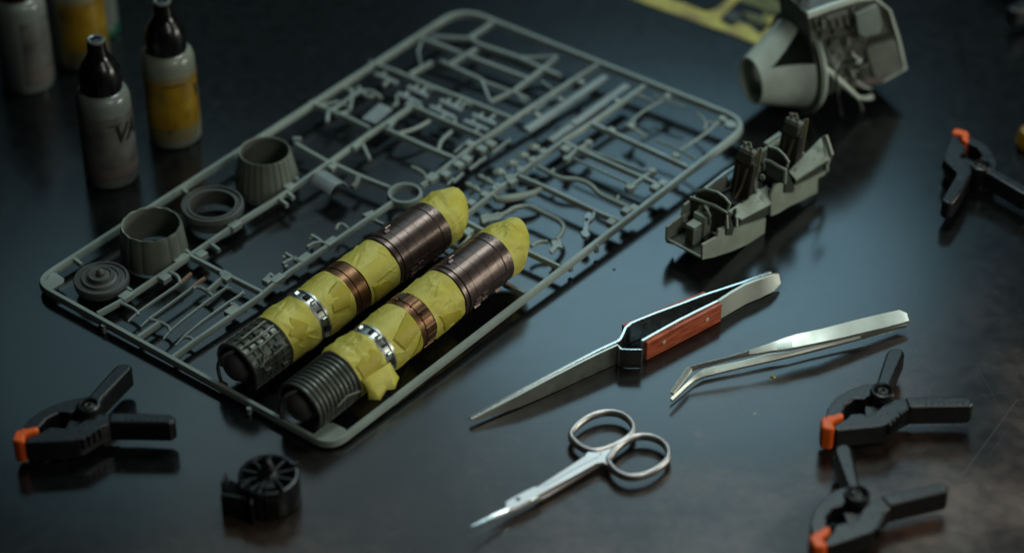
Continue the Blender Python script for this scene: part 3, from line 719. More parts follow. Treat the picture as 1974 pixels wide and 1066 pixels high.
# ================================================================== spring clamps
CP = (1701, 757)             # pivot of the clamp the outlines were read from
_cp = P(CP[0], CP[1], 1.4)
def CL(x, y, z=1.4):
    """outline point of the sample clamp in its own centimetres"""
    p = P(x, y, z) - _cp; return (p.x, p.y)
def rot2(p, a, c=(0, 0)):
    ca, sa = math.cos(a), math.sin(a); x, y = p[0] - c[0], p[1] - c[1]
    return (c[0] + x * ca - y * sa, c[1] + x * sa + y * ca)
def clamp(px, py, rot, spread, label, lift=0, tipk=.86, sc=1.0):
    base = P(px, py, 1.4); base.z = lift
    t = thing('spring_clamp', label, 'clamp', base, (0, 0, R(rot)), 'small black spring clamps with orange tips'); t.scale = (sc, sc, sc)
    U = [CL(*p) for p in ((1690, 737), (1668, 738), (1638, 749), (1612, 764), (1596, 784), (1592, 800), (1606, 803), (1624, 795), (1630, 779), (1648, 767), (1668, 767), (1680, 760), (1686, 770), (1706, 770))]
    H = [CL(*p) for p in ((1690, 737), (1708, 682), (1713, 674), (1728, 671), (1741, 674), (1744, 682), (1720, 738), (1716, 768), (1700, 775), (1686, 768))]
    H = [H[0]] + [rot2(p, R(spread)) for p in H[1:7]] + H[7:]
    Lw = [CL(*p) for p in ((1606, 818), (1632, 803), (1640, 794), (1662, 793), (1672, 798), (1690, 789), (1704, 776), (1724, 766), (1760, 764), (1758, 783), (1742, 790), (1716, 813), (1700, 819), (1612, 827))]
    b = MB(); b.slab(U, .45, 1.36); b.build('upper_jaw', BLACK, t, bev=.07)
    b = MB(); b.slab(Lw, .38, 1.33); b.build('lower_jaw', BLACK, t, bev=.08)
    # handles: rounded bars with ribbed grip
    def handle(poly, z0, z1, nm):
        b = MB(); b.slab(poly, z0, z1); o = b.build(nm, BLACK, t, bev=.2); o.modifiers[0].segments = 4; return o
    handle(H, .45, 1.45, 'handle')
    Lh = [CL(*p) for p in ((1744, 765), (1800, 763), (1860, 764), (1874, 769), (1877, 776), (1870, 783), (1800, 784), (1752, 785))]
    handle(Lh, .42, 1.41, 'handle')
    for k in range(7):      # grip ridges
        q = CL(1785 + k * 12, 764); q2 = CL(1785 + k * 12, 783)
        b = MB(); b.sweep([(q[0], q[1] - .12, 1.41), (q2[0], q2[1] + .12, 1.41)], rect(.09, .05)); b.build('grip_ridge', BLACK, t, bev=.01)
    for k in range(6):
        a0 = rot2(CL(1708, 692 + 0), R(spread)); 
        q = CL(1711 - k * 3.2 + 3, 690 + k * 8); q2 = CL(1731 - k * 3.2 + 3, 690 + k * 8)
        q = rot2(q, R(spread)); q2 = rot2(q2, R(spread))
        b = MB(); b.sweep([(q[0], q[1], 1.42), (q2[0], q2[1], 1.42)], rect(.08, .05)); b.build('grip_ridge', BLACK, t, bev=.01)
    for k in range(4):
        q = CL(1717 + k * 7, 812 - k * 7)
        b = MB(); b.box(q[0] - .06, q[0] + .05, q[1] - .14, q[1] + .06, .75, 1.34); b.build('jaw_rib', BLACK, t, bev=.03)
    # pivot: ring, hollow pin
    b = MB(); b.lathe([(.52, .3), (.52, 1.46), (.47, 1.56), (.40, 1.58), (.34, 1.54), (.32, 1.36), (.2, 1.33), (.001, 1.33)], 32); pv = b.build('pivot_ring', BLACK, t, ang=30)
    b = MB(); b.lathe([(.19, 1.3), (.19, 1.5), (.13, 1.54), (.10, 1.5), (.10, 1.36), (.001, 1.36)], 20); b.build('pivot_pin', GUN, pv, org=(0, 0, 0))
    # spring between the jaws
    b = MB(); pts = []
    for k in range(60):
        a = k * .55; pts.append((-.15 + .62 * math.cos(a) * .5, -.55 + .62 * math.sin(a) * .35, .5 + .010 * k))
    b.sweep(pts, circ(.04, 5)); b.build('spring', GUN, t)
    b = MB(); bl = [CL(*p) for p in ((1668, 770), (1700, 774), (1722, 772), (1708, 785), (1690, 796), (1668, 800))]; b.slab(bl, .5, 1.1); b.build('spring_housing', BLACK, t, bev=.06)
    # orange pads
    pu = [CL(*p) for p in ((1588, 800), (1604, 799), (1622, 793), (1630, 797), (1628, 805), (1608, 811), (1604, 815), (1592, 812))]
    pl = [CL(*p) for p in ((1578, 807), (1583, 801), (1592, 802), (1603, 806), (1606, 818), (1612, 828), (1600, 832), (1580, 828))]
    pc = CL(1607, 812); pu = [(pc[0] + (x - pc[0]) * tipk, pc[1] + (y - pc[1]) * tipk) for x, y in pu]; pl = [(pc[0] + (x - pc[0]) * tipk, pc[1] + (y - pc[1]) * tipk) for x, y in pl]
    b = MB(); b.slab(pu, .55, 1.46); b.build('orange_tip', ORANGE, t, bev=.09)
    b = MB(); b.slab(pl, .28, 1.45); b.build('orange_tip', ORANGE, t, bev=.12)
    return t
clamp(1701, 757, 0, 0, 'black orange-tipped clamp just below the bent tweezers, upper of the two at lower right')
clamp(171, 785, -3, -2, 'black orange-tipped clamp alone at the lower left beside the sprue', tipk=.82)
clamp(1652, 955, 17, 7, 'black clamp in the lower right corner with its orange tip at the bottom edge')
clamp(1892, 320, -117, -2, 'blurred black spring clamp right of the cockpit tub with its orange tip pointing away', sc=.94)
clamp(2022, -18, 150, 0, 'black clamp showing only its blurred handle in the far top right corner')
# something yellow cut by the right edge
t = thing('yellow_knob', 'rounded amber yellow object cut off by the right edge beside the blurred clamp', 'knob', P(1982, 284, 0))
b = MB(); b.lathe([(.001, 0), (.5, .0), (.62, .15), (.62, .7), (.5, 1.0), (.25, 1.12), (.001, 1.14)], 28); b.build('knob_body', LABY, t)
b = MB(); b.lathe([(.64, .3), (.66, .35), (.66, .45), (.64, .5)], 28); b.build('knob_ring', LABY, t)

# ================================================================== scissors
def sx(x, y, z=.42): return P(x / 3.728 + 880, y / 3.728 + 780, z)
so = sx(1000, 370, 0)
t = thing('nail_scissors', 'small steel curved scissors lying closed at the bottom centre', 'scissors', so, traced=True)
ring1 = [(822, 225), (843, 175), (905, 118), (985, 75), (1075, 55), (1160, 62), (1222, 92), (1266, 142), (1270, 190), (1235, 235), (1180, 272), (1110, 306), (1040, 328), (975, 335), (905, 310), (855, 272)]
ring2 = [(1112, 362), (1150, 312), (1205, 268), (1275, 235), (1345, 226), (1425, 240), (1492, 280), (1524, 335), (1516, 390), (1470, 440), (1400, 485), (1320, 513), (1230, 517), (1160, 490), (1112, 445), (1090, 402)]
prof = [(-.11, -.13), (-.03, -.17), (.03, -.17), (.11, -.13), (.125, 0), (.10, .12), (.03, .16), (-.03, .16), (-.10, .12), (-.125, 0)]
for rg in (ring1, ring2):
    b = MB(); b.sweep(smoothpath([sx(*p) for p in rg], 4, True), prof, True); b.build('finger_ring', SCIS, t, ang=60)
sh = [(930, 345), (975, 322), (1060, 318), (1150, 285), (1235, 228), (1262, 236), (1210, 262), (1150, 312), (1110, 365), (1098, 405), (1118, 448), (1085, 432), (1050, 412), (1010, 416), (900, 478), (600, 640), (560, 600), (880, 392), (925, 362)]
b = MB(); b.plate([sx(x, y, .50) for x, y in sh], (0, 0, -.2)); b.build('shank', SCIS, t, bev=.035)
# blade pair: lower one darker under the upper
up = [(600, 590), (612, 632), (480, 706), (440, 728), (362, 752), (350, 738), (356, 710), (345, 704), (362, 690), (420, 655), (560, 585)]
b = MB(); b.plate([sx(x, y, .54) for x, y in up], (0, 0, -.1)); b.build('blade', SCIS, t, bev=.02)
def bz(x): return .48 + max(0, (360 - x) / 260) * .22
bl = [(500, 676), (360, 736), (300, 765), (230, 802), (160, 838), (104, 870), (106, 873), (190, 841), (270, 806), (360, 764), (440, 742), (600, 655)]
b = MB(); n = len(bl); b.prism([sx(x, y, bz(x)) - Vector((0, 0, .05)) for x, y in bl], [sx(x, y, bz(x)) for x, y in bl]); b.build('blade', STEEL, t, ang=50)
lo = [(600, 655), (1010, 425), (1030, 432), (640, 660), (380, 775), (250, 830), (370, 762)]
b = MB(); b.plate([sx(x, y, .30) for x, y in lo], (0, 0, -.14)); b.build('lower_shank', SCIS, t, bev=.03)
c = sx(443, 676, .54); b = MB(Matrix.Translation(c)); b.lathe([(.11, -.02), (.11, .012), (.08, .02), (.001, .015)], 20); sc_ = b.build('rivet', GUN, t)
c = sx(1035, 352, .50); b = MB(Matrix.Translation(c)); b.lathe([(.05, -.02), (.04, .008), (.001, .01)], 10); b.build('maker_dot', DARK, t)
b = MB(); b.sweep([sx(1020, 372, .503), sx(860, 455, .503), (sx(620, 588, .503))], rect(.018, .01)); b.build('seam_line', DARK, t)

# ================================================================== cross-locking tweezers with wooden grips
to = P(1250, 690, 0)
t = thing('cross_lock_tweezers', 'steel cross-locking tweezers with red wooden grips standing on edge', 'tweezers', to, traced=True)
HT = 1.0
def strip(pts, name, m, th=.1, bev=0, lean=None):
    """upright strip: pts (x, y, z_bottom, z_top) with x, y read along its top edge"""
    C = [(P(x, y, zt), zb) for x, y, zb, zt in pts]; n = len(C); vs = []
    for i, (p, zb) in enumerate(C):
        a = C[max(i - 1, 0)][0]; c = C[min(i + 1, n - 1)][0]; d = (c - a); d.z = 0; d.normalize(); l = Vector((-d.y, d.x, 0)) * th / 2
        k = l.normalized() * (-(lean[i] if lean else 0))
        vs += [Vector((p.x, p.y, zb)) - l + k, p - l, p + l, Vector((p.x, p.y, zb)) + l + k]
    fs = []
    for i in range(n - 1):
        for q in range(4): fs.append((4 * i + q, 4 * i + (q + 1) % 4, 4 * i + 4 + (q + 1) % 4, 4 * i + 4 + q))
    fs += [(0, 1, 2, 3), tuple(4 * (n - 1) + q for q in range(4))]
    b = MB(); b.add(vs, fs); return b.build(name, m, t, bev=bev or .02)
far = [(905, 805, .24, .34), (940, 786, .16, .52), (1000, 754, .08, .78), (1062, 721, .05, .95), (1120, 691, .04, 1.05), (1153, 674, .03, 1.08), (1190, 657, .03, 1.1), (1197, 651, .03, 1.1), (1201, 643, .03, 1.1), (1206, 631, .03, 1.1), (1216, 622, .03, 1.1), (1240, 612, .03, 1.1), (1268, 601, .03, 1.1), (1310, 586, .03, 1.08), (1354, 569, .03, 1.05), (1397, 555, .03, 1.02), (1432, 543.5, .04, 1.0), (1457, 534, .05, .98), (1486, 523, .2, .85)]
strip(far, 'far_arm', STEEL, .13)
near = [(908, 808, .24, .32), (942, 790, .14, .49), (1002, 759, .06, .74), (1064, 726, .04, .9), (1122, 696, .03, 1.0), (1155, 680, .03, 1.03), (1190, 664, .03, 1.05), (1197, 672, .03, 1.05)]
strip(near, 'near_tip_blade', SATIN, .1)
strip([(1195, 672, .03, 1.05), (1215, 673, .03, 1.05), (1238, 673, .03, 1.05)], 'cross_web', STEEL, .07)
near2 = [(1237, 656, .03, 1.12), (1260, 643, .03, 1.12), (1311, 615, .03, 1.1), (1345, 598, .03, 1.08), (1384, 579, .03, 1.06), (1410, 562, .03, 1.03), (1436, 547.5, .04, 1.0), (1462, 537.5, .04, .98), (1488, 528, .08, .9), (1500, 527, .25, .7)]
strip(near2[:5], 'near_arm', STEEL, .13)
strip(near2[4:], 'near_arm_end', SATIN, .13, lean=(.05, .13, .16, .17, .17, .15))
for pts, off, zz in (([(1245, 659), (1389, 584)], -.115, (.02, .98)), ([(1203, 629), (1362, 565)], .17, (.05, 1.02))):
    a, c = P(*pts[0], zz[1]), P(*pts[1], zz[1]); d = (c - a); d.z = 0; ln = d.length; d.normalize(); l = Vector((-d.y, d.x, 0))
    w_ = .2
    if off > 0: a = a + l * 0.02
    M = Matrix(((d.x, l.x, 0, a.x), (d.y, l.y, 0, a.y), (0, 0, 1, 0), (0, 0, 0, 1)))
    b = MB(M)
    y0, y1 = (-.10, .08) if off < 0 else (.0, .16)
    b.box(0, ln, y0, y1, zz[0], zz[1]); g = b.build('wood_grip', WOOD, t, bev=.03); sub(g, t)
    for f_ in (.22, .80):
        if off < 0:
            b = MB(M @ Matrix.Translation((ln * f_ + .02, y0, .55)) @ Matrix.Rotation(R(90), 4, 'X')); b.lathe([(.105, -.02), (.095, .02), (.001, .03)], 16); b.build('grip_rivet', RIVET, g)
        else:
            b = MB(M @ Matrix.Translation((ln * f_ + .1, y0 - .19, .6)) @ Matrix.Rotation(R(90), 4, 'X')); b.lathe([(.09, -.02), (.08, .01), (.001, .02)], 16); b.build('grip_rivet', GUN, g)

# ================================================================== bent-tip tweezers
def bx(x, y, z): return P(x / 3.948 + 1280, y / 3.948 + 580, z)
to = bx(1200, 300, 0)
t = thing('bent_tweezers', 'steel tweezers with bent fine tips, without wooden grips', 'tweezers', to, traced=True)
def rampz(x, zs):
    for (a, za), (c, zc) in zip(zs, zs[1:]):
        if x <= c: return za + (zc - za) * max(0, (x - a)) / (c - a)
    return zs[-1][1]
zu = [(40, .62), (180, .78), (800, 1.02), (1200, 1.0), (1870, .62)]
top_e = [(1790, 66), (1650, 97), (1500, 132), (1350, 170), (1200, 210), (1000, 252), (900, 284), (800, 322), (650, 372), (500, 422), (300, 468), (180, 500), (150, 538), (100, 610), (50, 688)]
bot_e = [(1862, 150), (1700, 196), (1500, 243), (1350, 280), (1200, 312), (1000, 352), (900, 368), (800, 380), (650, 408), (500, 440), (310, 492), (215, 520), (188, 560), (135, 632), (76, 704)]
def ribbon(te, be, zs, name, m, th, dz=0, par=None, tilt=.07):
    A = [bx(x, y, rampz(x, zs) + dz + tilt) for x, y in te]; Bq = [bx(x, y, rampz(x, zs) + dz - tilt) for x, y in be]
    n = len(A); vs = []; fs = []
    for a, c in zip(A, Bq): vs += [a, c, c - Vector((0, 0, th)), a - Vector((0, 0, th))]
    for i in range(n - 1):
        for q in range(4): fs.append((4 * i + q, 4 * i + (q + 1) % 4, 4 * i + 4 + (q + 1) % 4, 4 * i + 4 + q))
    fs += [(0, 1, 2, 3), tuple(4 * (n - 1) + q for q in range(4))]
    b = MB(); b.add(vs, fs); return b.build(name, m, par or t, ang=30, bev=.03)
te2 = [(1845, 92)] + top_e[1:]
ribbon([(1868, 125), (1850, 92), (1790, 66)] + top_e[1:], [(1868, 140), (1864, 150), (1830, 162)] + bot_e[1:], zu, 'upper_arm', SATIN, .13)
zl = [(40, .22), (230, .30), (800, .36), (1200, .34), (1870, .42)]
te = [(1850, 176), (1500, 256), (1300, 302), (1100, 346), (950, 384), (800, 398), (600, 450), (400, 492), (300, 516), (225, 566), (150, 640), (45, 738)]
be = [(1854, 186), (1500, 282), (1300, 335), (1100, 386), (950, 422), (800, 456), (600, 500), (400, 548), (300, 574), (235, 602), (165, 660), (64, 756)]
ribbon(te, be, zl, 'lower_arm', SATIN, .13)
for k in range(9):     # grip serrations where the arm narrows
    x = 860 + k * 13; f_ = (x - 800) / 200
    yt, yb = 322 - 70 * f_ * 1.0, 380 - 28 * f_
    a, c = bx(x, yt + 8, rampz(x, zu) + .006), bx(x + 10, yb - 8, rampz(x, zu) + .006)
    b = MB(); b.sweep([a, c], rect(.03, .02)); b.build('grip_groove', SATIN, t)

# ================================================================== black spoked drum
to = P(517, 914, 1.35); to.z = 0
t = thing('spoked_drum', 'small black plastic spoked drum with a pointed hub at the lower left', 'plastic part', to, (0, 0, R(12)))
b = MB(); b.lathe([(1.24, .1), (1.26, .2), (1.22, 1.25), (1.2, 1.36), (1.1, 1.38), (1.04, 1.3), (1.04, .1), (1.24, .1)], 48); b.build('rim', BLACK, t, ang=30)
b = MB(); b.lathe([(.46, .1), (.46, 1.42), (.38, 1.52), (.3, 1.54), (.28, 1.75), (.22, 1.9), (.16, 2.05), (.06, 2.18), (.001, 2.2)], 20); b.build('hub', BLACK, t)
for k in range(10):
    a = R(36 * k + 8); b = MB(Matrix.Rotation(a, 4, 'Z')); b.box(.3, 1.08, -.045, .045, .7, 1.34); b.build('spoke', BLACK, t, bev=.015)
b = MB(); b.lathe([(.001, .12), (1.1, .12), (1.1, .2), (.001, .2)], 32); b.build('floor_disc', DARK, t)
for k in range(3):
    b = MB(Matrix.Rotation(R(-100 + 9 * k), 4, 'Z')); b.box(1.1, 1.34, -.05, .05, .1, 1.2 - .1 * k); b.build('outer_rib', BLACK, t, bev=.02)
b = MB(Matrix.Rotation(R(-25), 4, 'Z')); b.box(-1.72, -1.6, -.85, -.3, 0, 1.35); b.box(-1.6, -.55, -1.3, -1.18, 0, 1.1); b.build('side_wall', BLACK, t, bev=.03)
b = MB(Matrix.Rotation(R(-20), 4, 'Z')); b.add([(-1.6, -.9, 1.05), (-.9, -1.1, .95), (-.85, -.6, 1.2), (-1.5, -.35, 1.3), (-1.6, -.9, .1), (-.9, -1.1, .1), (-.85, -.6, .1), (-1.5, -.35, .1)], [(0, 1, 2, 3), (4, 5, 1, 0), (5, 6, 2, 1), (6, 7, 3, 2), (7, 4, 0, 3)])
b.build('sloped_block', mat('shiny_black_plastic', (.012, .014, .014), .2), t, bev=.06)
b = MB(Matrix.Rotation(R(-8), 4, 'Z')); b.box(-.72, -.60, -1.45, -.4, 0, 1.15); b.build('divider_wall', BLACK, t, bev=.03)

for a_, x0, x1, z1 in ((-70, .5, 1.25, 1.62), (-115, .35, 1.3, 1.5), (75, .4, .95, 1.7), (-150, .9, 1.4, 1.55), (15, 1.0, 1.34, 1.5)):
    b = MB(Matrix.Rotation(R(a_), 4, 'Z')); b.box(x0, x1, -.06, .07, .1, z1, .02); b.build('upright_tab', BLACK, t, bev=.03)
b = MB(); b.box(-.35, .3, -.95, -.4, .3, 1.45, .05); b.build('centre_block', BLACK, t, bev=.05)

# ================================================================== dropper bottles
def arc_text(par, txt, rad, z, ang0, h, dang, m, shear=.25, rotz=0):
    cu = bpy.data.curves.new('print', 'FONT'); cu.body = txt; cu.size = h; cu.shear = shear; cu.align_x = 'CENTER'
    cu.extrude = 0; cu.offset = .04 * h; cu.resolution_u = 3
    o = bpy.data.objects.new('tmp', cu); COL.objects.link(o)
    dg = bpy.context.evaluated_depsgraph_get(); me = bpy.data.meshes.new_from_object(o.evaluated_get(dg))
    bpy.data.objects.remove(o)
    import bmesh
    bb = bmesh.new(); bb.from_mesh(me); bmesh.ops.triangulate(bb, faces=bb.faces)
    for _ in range(3): bmesh.ops.subdivide_edges(bb, edges=[e for e in bb.edges if e.calc_length() > .12], cuts=1)
    bmesh.ops.triangulate(bb, faces=bb.faces); bb.to_mesh(me); bb.free()
    b = MB(); vs = []
    for v in me.vertices:
        x, y = v.co.x * math.cos(rotz) - v.co.y * math.sin(rotz), v.co.x * math.sin(rotz) + v.co.y * math.cos(rotz)
        a = R(ang0) + x / rad
        vs.append((rad * math.cos(a), rad * math.sin(a), z + y))
    b.add(vs, [tuple(p.vertices) for p in me.polygons])
    return b.build('label_print', m, par)
def bottle(px, py, zref, label, rad=1.28, body=BPLAS, lab=LABW, capm=CAPB, kind=0, capz=True, rz=0):
    """px, py: centre of the base on the table"""
    p = P(px, py, 0)
    t = thing('dropper_bottle', label, 'paint bottle', p, (0, 0, R(rz)), 'dropper paint bottles standing at the top left')
    H = zref
    b = MB(); b.lathe([(.001, .0), (rad * .86, .0), (rad * .97, .07), (rad, .2), (rad, H - .75), (rad * .99, H - .45), (rad * .93, H - .2), (rad * .80, H - .03), (rad * .6, H + .04), (rad * .55, H + .15)], 56); b.build('bottle_body', body, t)
    lb = MB(); lb.lathe([(rad + .004, .55), (rad + .014, .56), (rad + .014, H - 1.02), (rad + .004, H - 1.0)], 48, -150, 40); L_ = lb.build('paper_label', lab, t)
    if kind == 0:
        q = MB(); q.lathe([(rad + .02, .62), (rad + .02, 1.15)], 40, -145, 30); q.build('label_band', LABP, L_)
        arc_text(L_, 'VA', rad + .024, H - 2.35, -34, 1.2, 0, INK)
        q = MB(); q.lathe([(rad + .02, H - 1.45), (rad + .02, H - 1.38)], 12, -75, -45); q.build('label_line', INK, L_)
    else:
        q = MB(); q.lathe([(rad + .02, .62), (rad + .02, 1.15)], 40, -145, 30); q.build('label_band', mat('cream_label_band', (.20, .18, .08), .4), L_)
        q = MB(); q.lathe([(rad + .02, H - 1.25), (rad + .02, H - 1.05)], 40, -145, 30); q.build('label_band', mat('cream_label_top', (.25, .23, .15), .4), L_)
        q = MB(); q.lathe([(rad + .022, H - 1.42), (rad + .022, H - 1.36)], 12, -90, -50); q.build('label_line', INK, L_)
        arc_text(L_, 'V', rad + .022, H - 2.5, -15, 1.1, 0, INK)
        q = MB(); c = (rad + .022) ; q.lathe([(c, .95), (c, 1.13)], 4, -94, -88); q.build('label_dot', INK, L_)
    # cap: skirt with fine ridges, cone and tip
    cr = rad * .76
    b = MB(); n = 72
    b.lathe([(cr, H + .02), (cr * 1.0, H + .9), (cr * .93, H + 1.12), (cr * .82, H + 1.35), (cr * .62, H + 1.62), (cr * .48, H + 1.9), (cr * .43, H + 2.5), (cr * .40, H + 2.6), (.001, H + 2.62)], n, wob=lambda a, k: 1 + (.012 * math.cos(a * 24) if k < 2 else 0))
    b.build('cap', capm, t)
    b = MB(); b.lathe([(cr * .44, H + 2.5), (cr * .45, H + 2.6), (cr * .38, H + 2.66), (cr * .30, H + 2.63), (cr * .25, H + 2.6)], 24); b.build('tip_rim', BPLAS if capm is CAPB else capm, t)
    return t
bottle(216, 338, 4.95, 'small white-labelled dropper bottle with black cap nearest the sprue, lettering on its right side', 1.27)
bottle(338, 262, 5.0, 'dropper bottle with amber yellow label and black cap, right-hand one beside the sprue', 1.27, body=BPLAS2, lab=LABY, kind=1)
bottle(56, 158, 5.1, 'blurred pale dropper bottle with dark red cap cut by the left edge', 1.3, capm=CAPR, rz=70)
bottle(160, 112, 5.1, 'blurred amber-labelled dropper bottle behind the two front bottles at the top edge', 1.35, body=BPLAS2, lab=LABY, kind=1, rz=30)
bt = bottle(192, 58, 5.0, 'blurred pale bottle with a green base, farthest at the top left', 1.0, lab=BPLAS, kind=0, rz=150)
b = MB(); b.lathe([(1.0, .0), (1.03, .03), (1.03, .55), (1.0, .6)], 32); b.build('green_base', GRN, bt)

# ================================================================== cockpit tub
PH = R(46.8); TX = Vector((math.cos(PH), math.sin(PH), 0)); TY = Vector((-math.sin(PH), math.cos(PH), 0)); TO = P(1354, 501, .95)
to = TO.copy(); to.z = 0
t = thing('cockpit_tub', 'grey-green two-seat model cockpit tub with dark seats and instrument hoods', 'model cockpit', to, traced=True)
def side(x, y, yo=0.0): return on_plane(x, y, TO + TY * yo, TY)       # point on a lengthwise wall, yo across
def trans(x, y, xo): return on_plane(x, y, TO + TX * xo, TX)          # point on a bulkhead, xo along
def W(x, y, z): return TO + TX * x + TY * y + Vector((0, 0, z))
def lw(px, yo, th, name, m, bev=.02, label=None):
    b = MB(); b.plate([side(x, y, yo) for x, y in px], TY * th); return b.build(name, m, t, bev=bev, label=label)
def tw(px, xo, th, name, m, bev=.02):
    b = MB(); b.plate([trans(x, y, xo) for x, y in px], TX * th); return b.build(name, m, t, bev=bev)
def blk(x0, x1, y0, y1, z0, z1, name, m, bev=.03, taper=0):
    M = Matrix(((TX.x, TY.x, 0, TO.x), (TX.y, TY.y, 0, TO.y), (0, 0, 1, TO.z), (0, 0, 0, 1)))
    b = MB(M); b.box(x0, x1, y0, y1, z0, z1, taper); return b.build(name, m, t, bev=bev)
WD = 2.2
n1 = [(1354, 501), (1376, 496.5), (1411, 485), (1439, 472.6), (1467, 456), (1474, 452), (1477, 421), (1470, 424), (1440, 434), (1418, 441), (1397, 437), (1386, 443), (1383, 457), (1355, 472)]
n2 = [(1486, 417.5), (1500, 412), (1523, 398), (1550, 386), (1576, 372), (1577, 345), (1590, 338), (1596, 328), (1560, 348), (1523, 364), (1514, 355), (1495, 355), (1487, 375)]
lw(n1, 0, .12, 'near_side_wall', TUBG); lw(n2, 0, .12, 'near_side_wall', TUBG)
# far walls (same outlines, simpler) and floor
blk(0, .12, 0.12, WD, -.02, .10, 'front_sill', TUBG)
def poly_xz(pts, y, th, name, m):
    b = MB(); b.plate([W(x, y, z) for x, z in pts], TY * th); return b.build(name, m, t, bev=.02)
poly_xz([(0, -.02), (1.2, -.35), (2.8, -.75), (4.4, -.8), (4.5, .3), (4.2, 1.45), (2.5, 1.5), (1.2, 1.35), (1.0, .85), (.35, .8), (0, .75)], WD - .12, .12, 'far_side_wall', TUBG)
poly_xz([(4.5, -.1), (6, -.45), (7.9, -.4), (8.4, .6), (8.5, 1.5), (7.2, 1.5), (5.2, 1.45), (4.5, 1.0)], WD - .12, .12, 'far_side_wall', TUBG)
blk(.1, 8.2, .1, WD - .1, -.12, .02, 'floor', TUBD)
blk(1.0, 4.3, .35, WD - .35, -.6, -.12, 'belly', TUBG, taper=.1)
# front compartment: stepped boxes
lw([(1283, 467), (1285, 442), (1300, 434), (1302, 446), (1298, 466), (1297, 471)], WD, -.1, 'front_cheek', TUBL)
b = MB(); b.plate([side(1314, 428, WD - .1), side(1314, 416, WD - .1), side(1328, 408, WD - .1), side(1330, 432, WD - .1)], -TY * .1); b.build('front_cheek', TUBL, t, bev=.02)
blk(.5, 1.05, .95, 1.45, 0, 1.0, 'step_block', TUBL); blk(.45, .52, 1.0, 1.4, 0, .85, 'step_block_face', TUBD)
blk(1.15, 1.75, .85, 1.55, 0, 1.25, 'step_block', TUBL); blk(.9, 1.5, .25, .75, 0, .35, 'step_block', TUBD)
blk(.4, 1.6, .13, .2, .3, .42, 'cable_tray', TUBL)
# instrument hoods and bulkheads
def hood(x, pan, hd, gus, lip):
    tw(pan, x, .10, 'instrument_panel', TUBD)
    tw(hd, x + .25, .10, 'panel_hood', TUBD)
    b = MB(); b.sweep([trans(a, c, x + .2) for a, c in lip[0]], rect(.10, .07), up=TX); b.build('hood_edge', TUBL, t)
    b = MB(); b.sweep([trans(a, c, x - .03) for a, c in lip[1]], rect(.12, .09), up=TX); b.build('hood_edge', TUBL, t)
    b = MB(); b.plate([side(a, c, -.08) for a, c in gus], TY * .12); b.build('gusset', TUBD, t, bev=.02)
hood(1.55, [(1319, 386), (1341, 382), (1378, 396), (1399, 409), (1402, 440), (1386, 452), (1350, 436), (1322, 418)],
     [(1340, 386), (1340, 369), (1361, 365), (1383, 370), (1397, 381), (1407, 393), (1401, 410), (1378, 398)],
     [(1400, 411), (1405, 410), (1416, 440), (1412, 454), (1401, 454)],
     ([(1340, 370), (1361, 365.5), (1383, 371), (1397, 381), (1407, 393), (1402, 406)], [(1331, 381), (1341, 384), (1378, 397), (1400, 410), (1402, 440)]))
hood(5.35, [(1473, 310), (1481, 308), (1498, 318), (1514, 328), (1513, 356), (1500, 352), (1478, 338)],
     [(1477, 310), (1479, 283), (1499, 288), (1512, 300), (1520, 312), (1516, 325), (1498, 322)],
     [(1514, 330), (1519, 332), (1528, 352), (1533, 366), (1528, 372), (1513, 372)],
     ([(1480, 283), (1499, 288), (1512, 300), (1520, 312), (1516, 324)], [(1474, 309), (1486, 312), (1500, 321), (1514, 328), (1513, 354)]))
for k, (xx, yy, zz) in enumerate(((1.5, 1.1, 1.55), (1.5, .8, 1.3), (1.5, 1.4, 1.35), (5.28, 1.2, 1.55), (5.28, .9, 1.35))):
    b = MB(Matrix.Translation(W(xx, yy, zz)) @ Matrix.Rotation(PH, 4, 'Z') @ Matrix.Rotation(R(-90), 4, 'Y')); b.lathe([(.15, -.03), (.15, .03), (.11, .05), (.11, .02), (.001, .02)], 14); b.build('dial', TUBD if k % 2 else TUBL, t)
b = MB(); b.sweep(smoothpath([W(1.35, .75, .9), W(1.3, .7, 1.35), W(1.35, .95, 1.6), W(1.5, 1.25, 1.6)], 3), circ(.06, 6)); b.build('conduit', TUBL, t)
# side consoles, sloped
def console(inner, outer, name, yi=.55):
    A = [side(x, y, yi) for x, y in inner]; B_ = [side(x, y, -.06) for x, y in outer]
    top = [A[0], A[1], B_[1], B_[0]]; n = (A[1] - A[0]).cross(B_[0] - A[0]).normalized()
    if n.z > 0: n = -n
    b = MB(); b.plate(top, n * .14); o = b.build(name, TUBL, t, bev=.02); sub(o, t)
    for k in range(5):
        f_ = .12 + .17 * k; c = A[0].lerp(A[1], f_).lerp(B_[0].lerp(B_[1], f_), .35 + .1 * (k % 2)); d = (A[1] - A[0]).normalized(); l = (B_[0] - A[0]).normalized()
        b = MB(); b.plate([c + d * u * .12 + l * v * .1 - n * .0 for u, v in ((-1, -1), (1, -1), (1, 1), (-1, 1))], -n * .035); b.build('switch_plate', TUBG, o)
console([(1403, 407), (1478, 357)], [(1430, 423), (1487, 393)], 'side_console')
console([(1520, 330), (1583, 265)], [(1534, 346), (1595, 306)], 'side_console')
lw([(1430, 424), (1486, 395), (1487, 405), (1470, 424), (1440, 435), (1422, 440)], .1, .06, 'console_side', TUBD)
lw([(1534, 347), (1594, 310), (1594, 326), (1560, 346), (1530, 364)], .1, .06, 'console_side', TUBD)
lw([(1420, 420), (1423, 418), (1424, 436), (1420, 440)], -.04, .08, 'console_bracket', TUBL); lw([(1594, 318), (1598, 316), (1598, 330), (1594, 333)], -.04, .06, 'console_bracket', TUBL)
tw([(1585, 264), (1592, 262), (1601, 290), (1604, 300), (1600, 306), (1596, 300)], 8.25, .15, 'rear_bulkhead', TUBG)
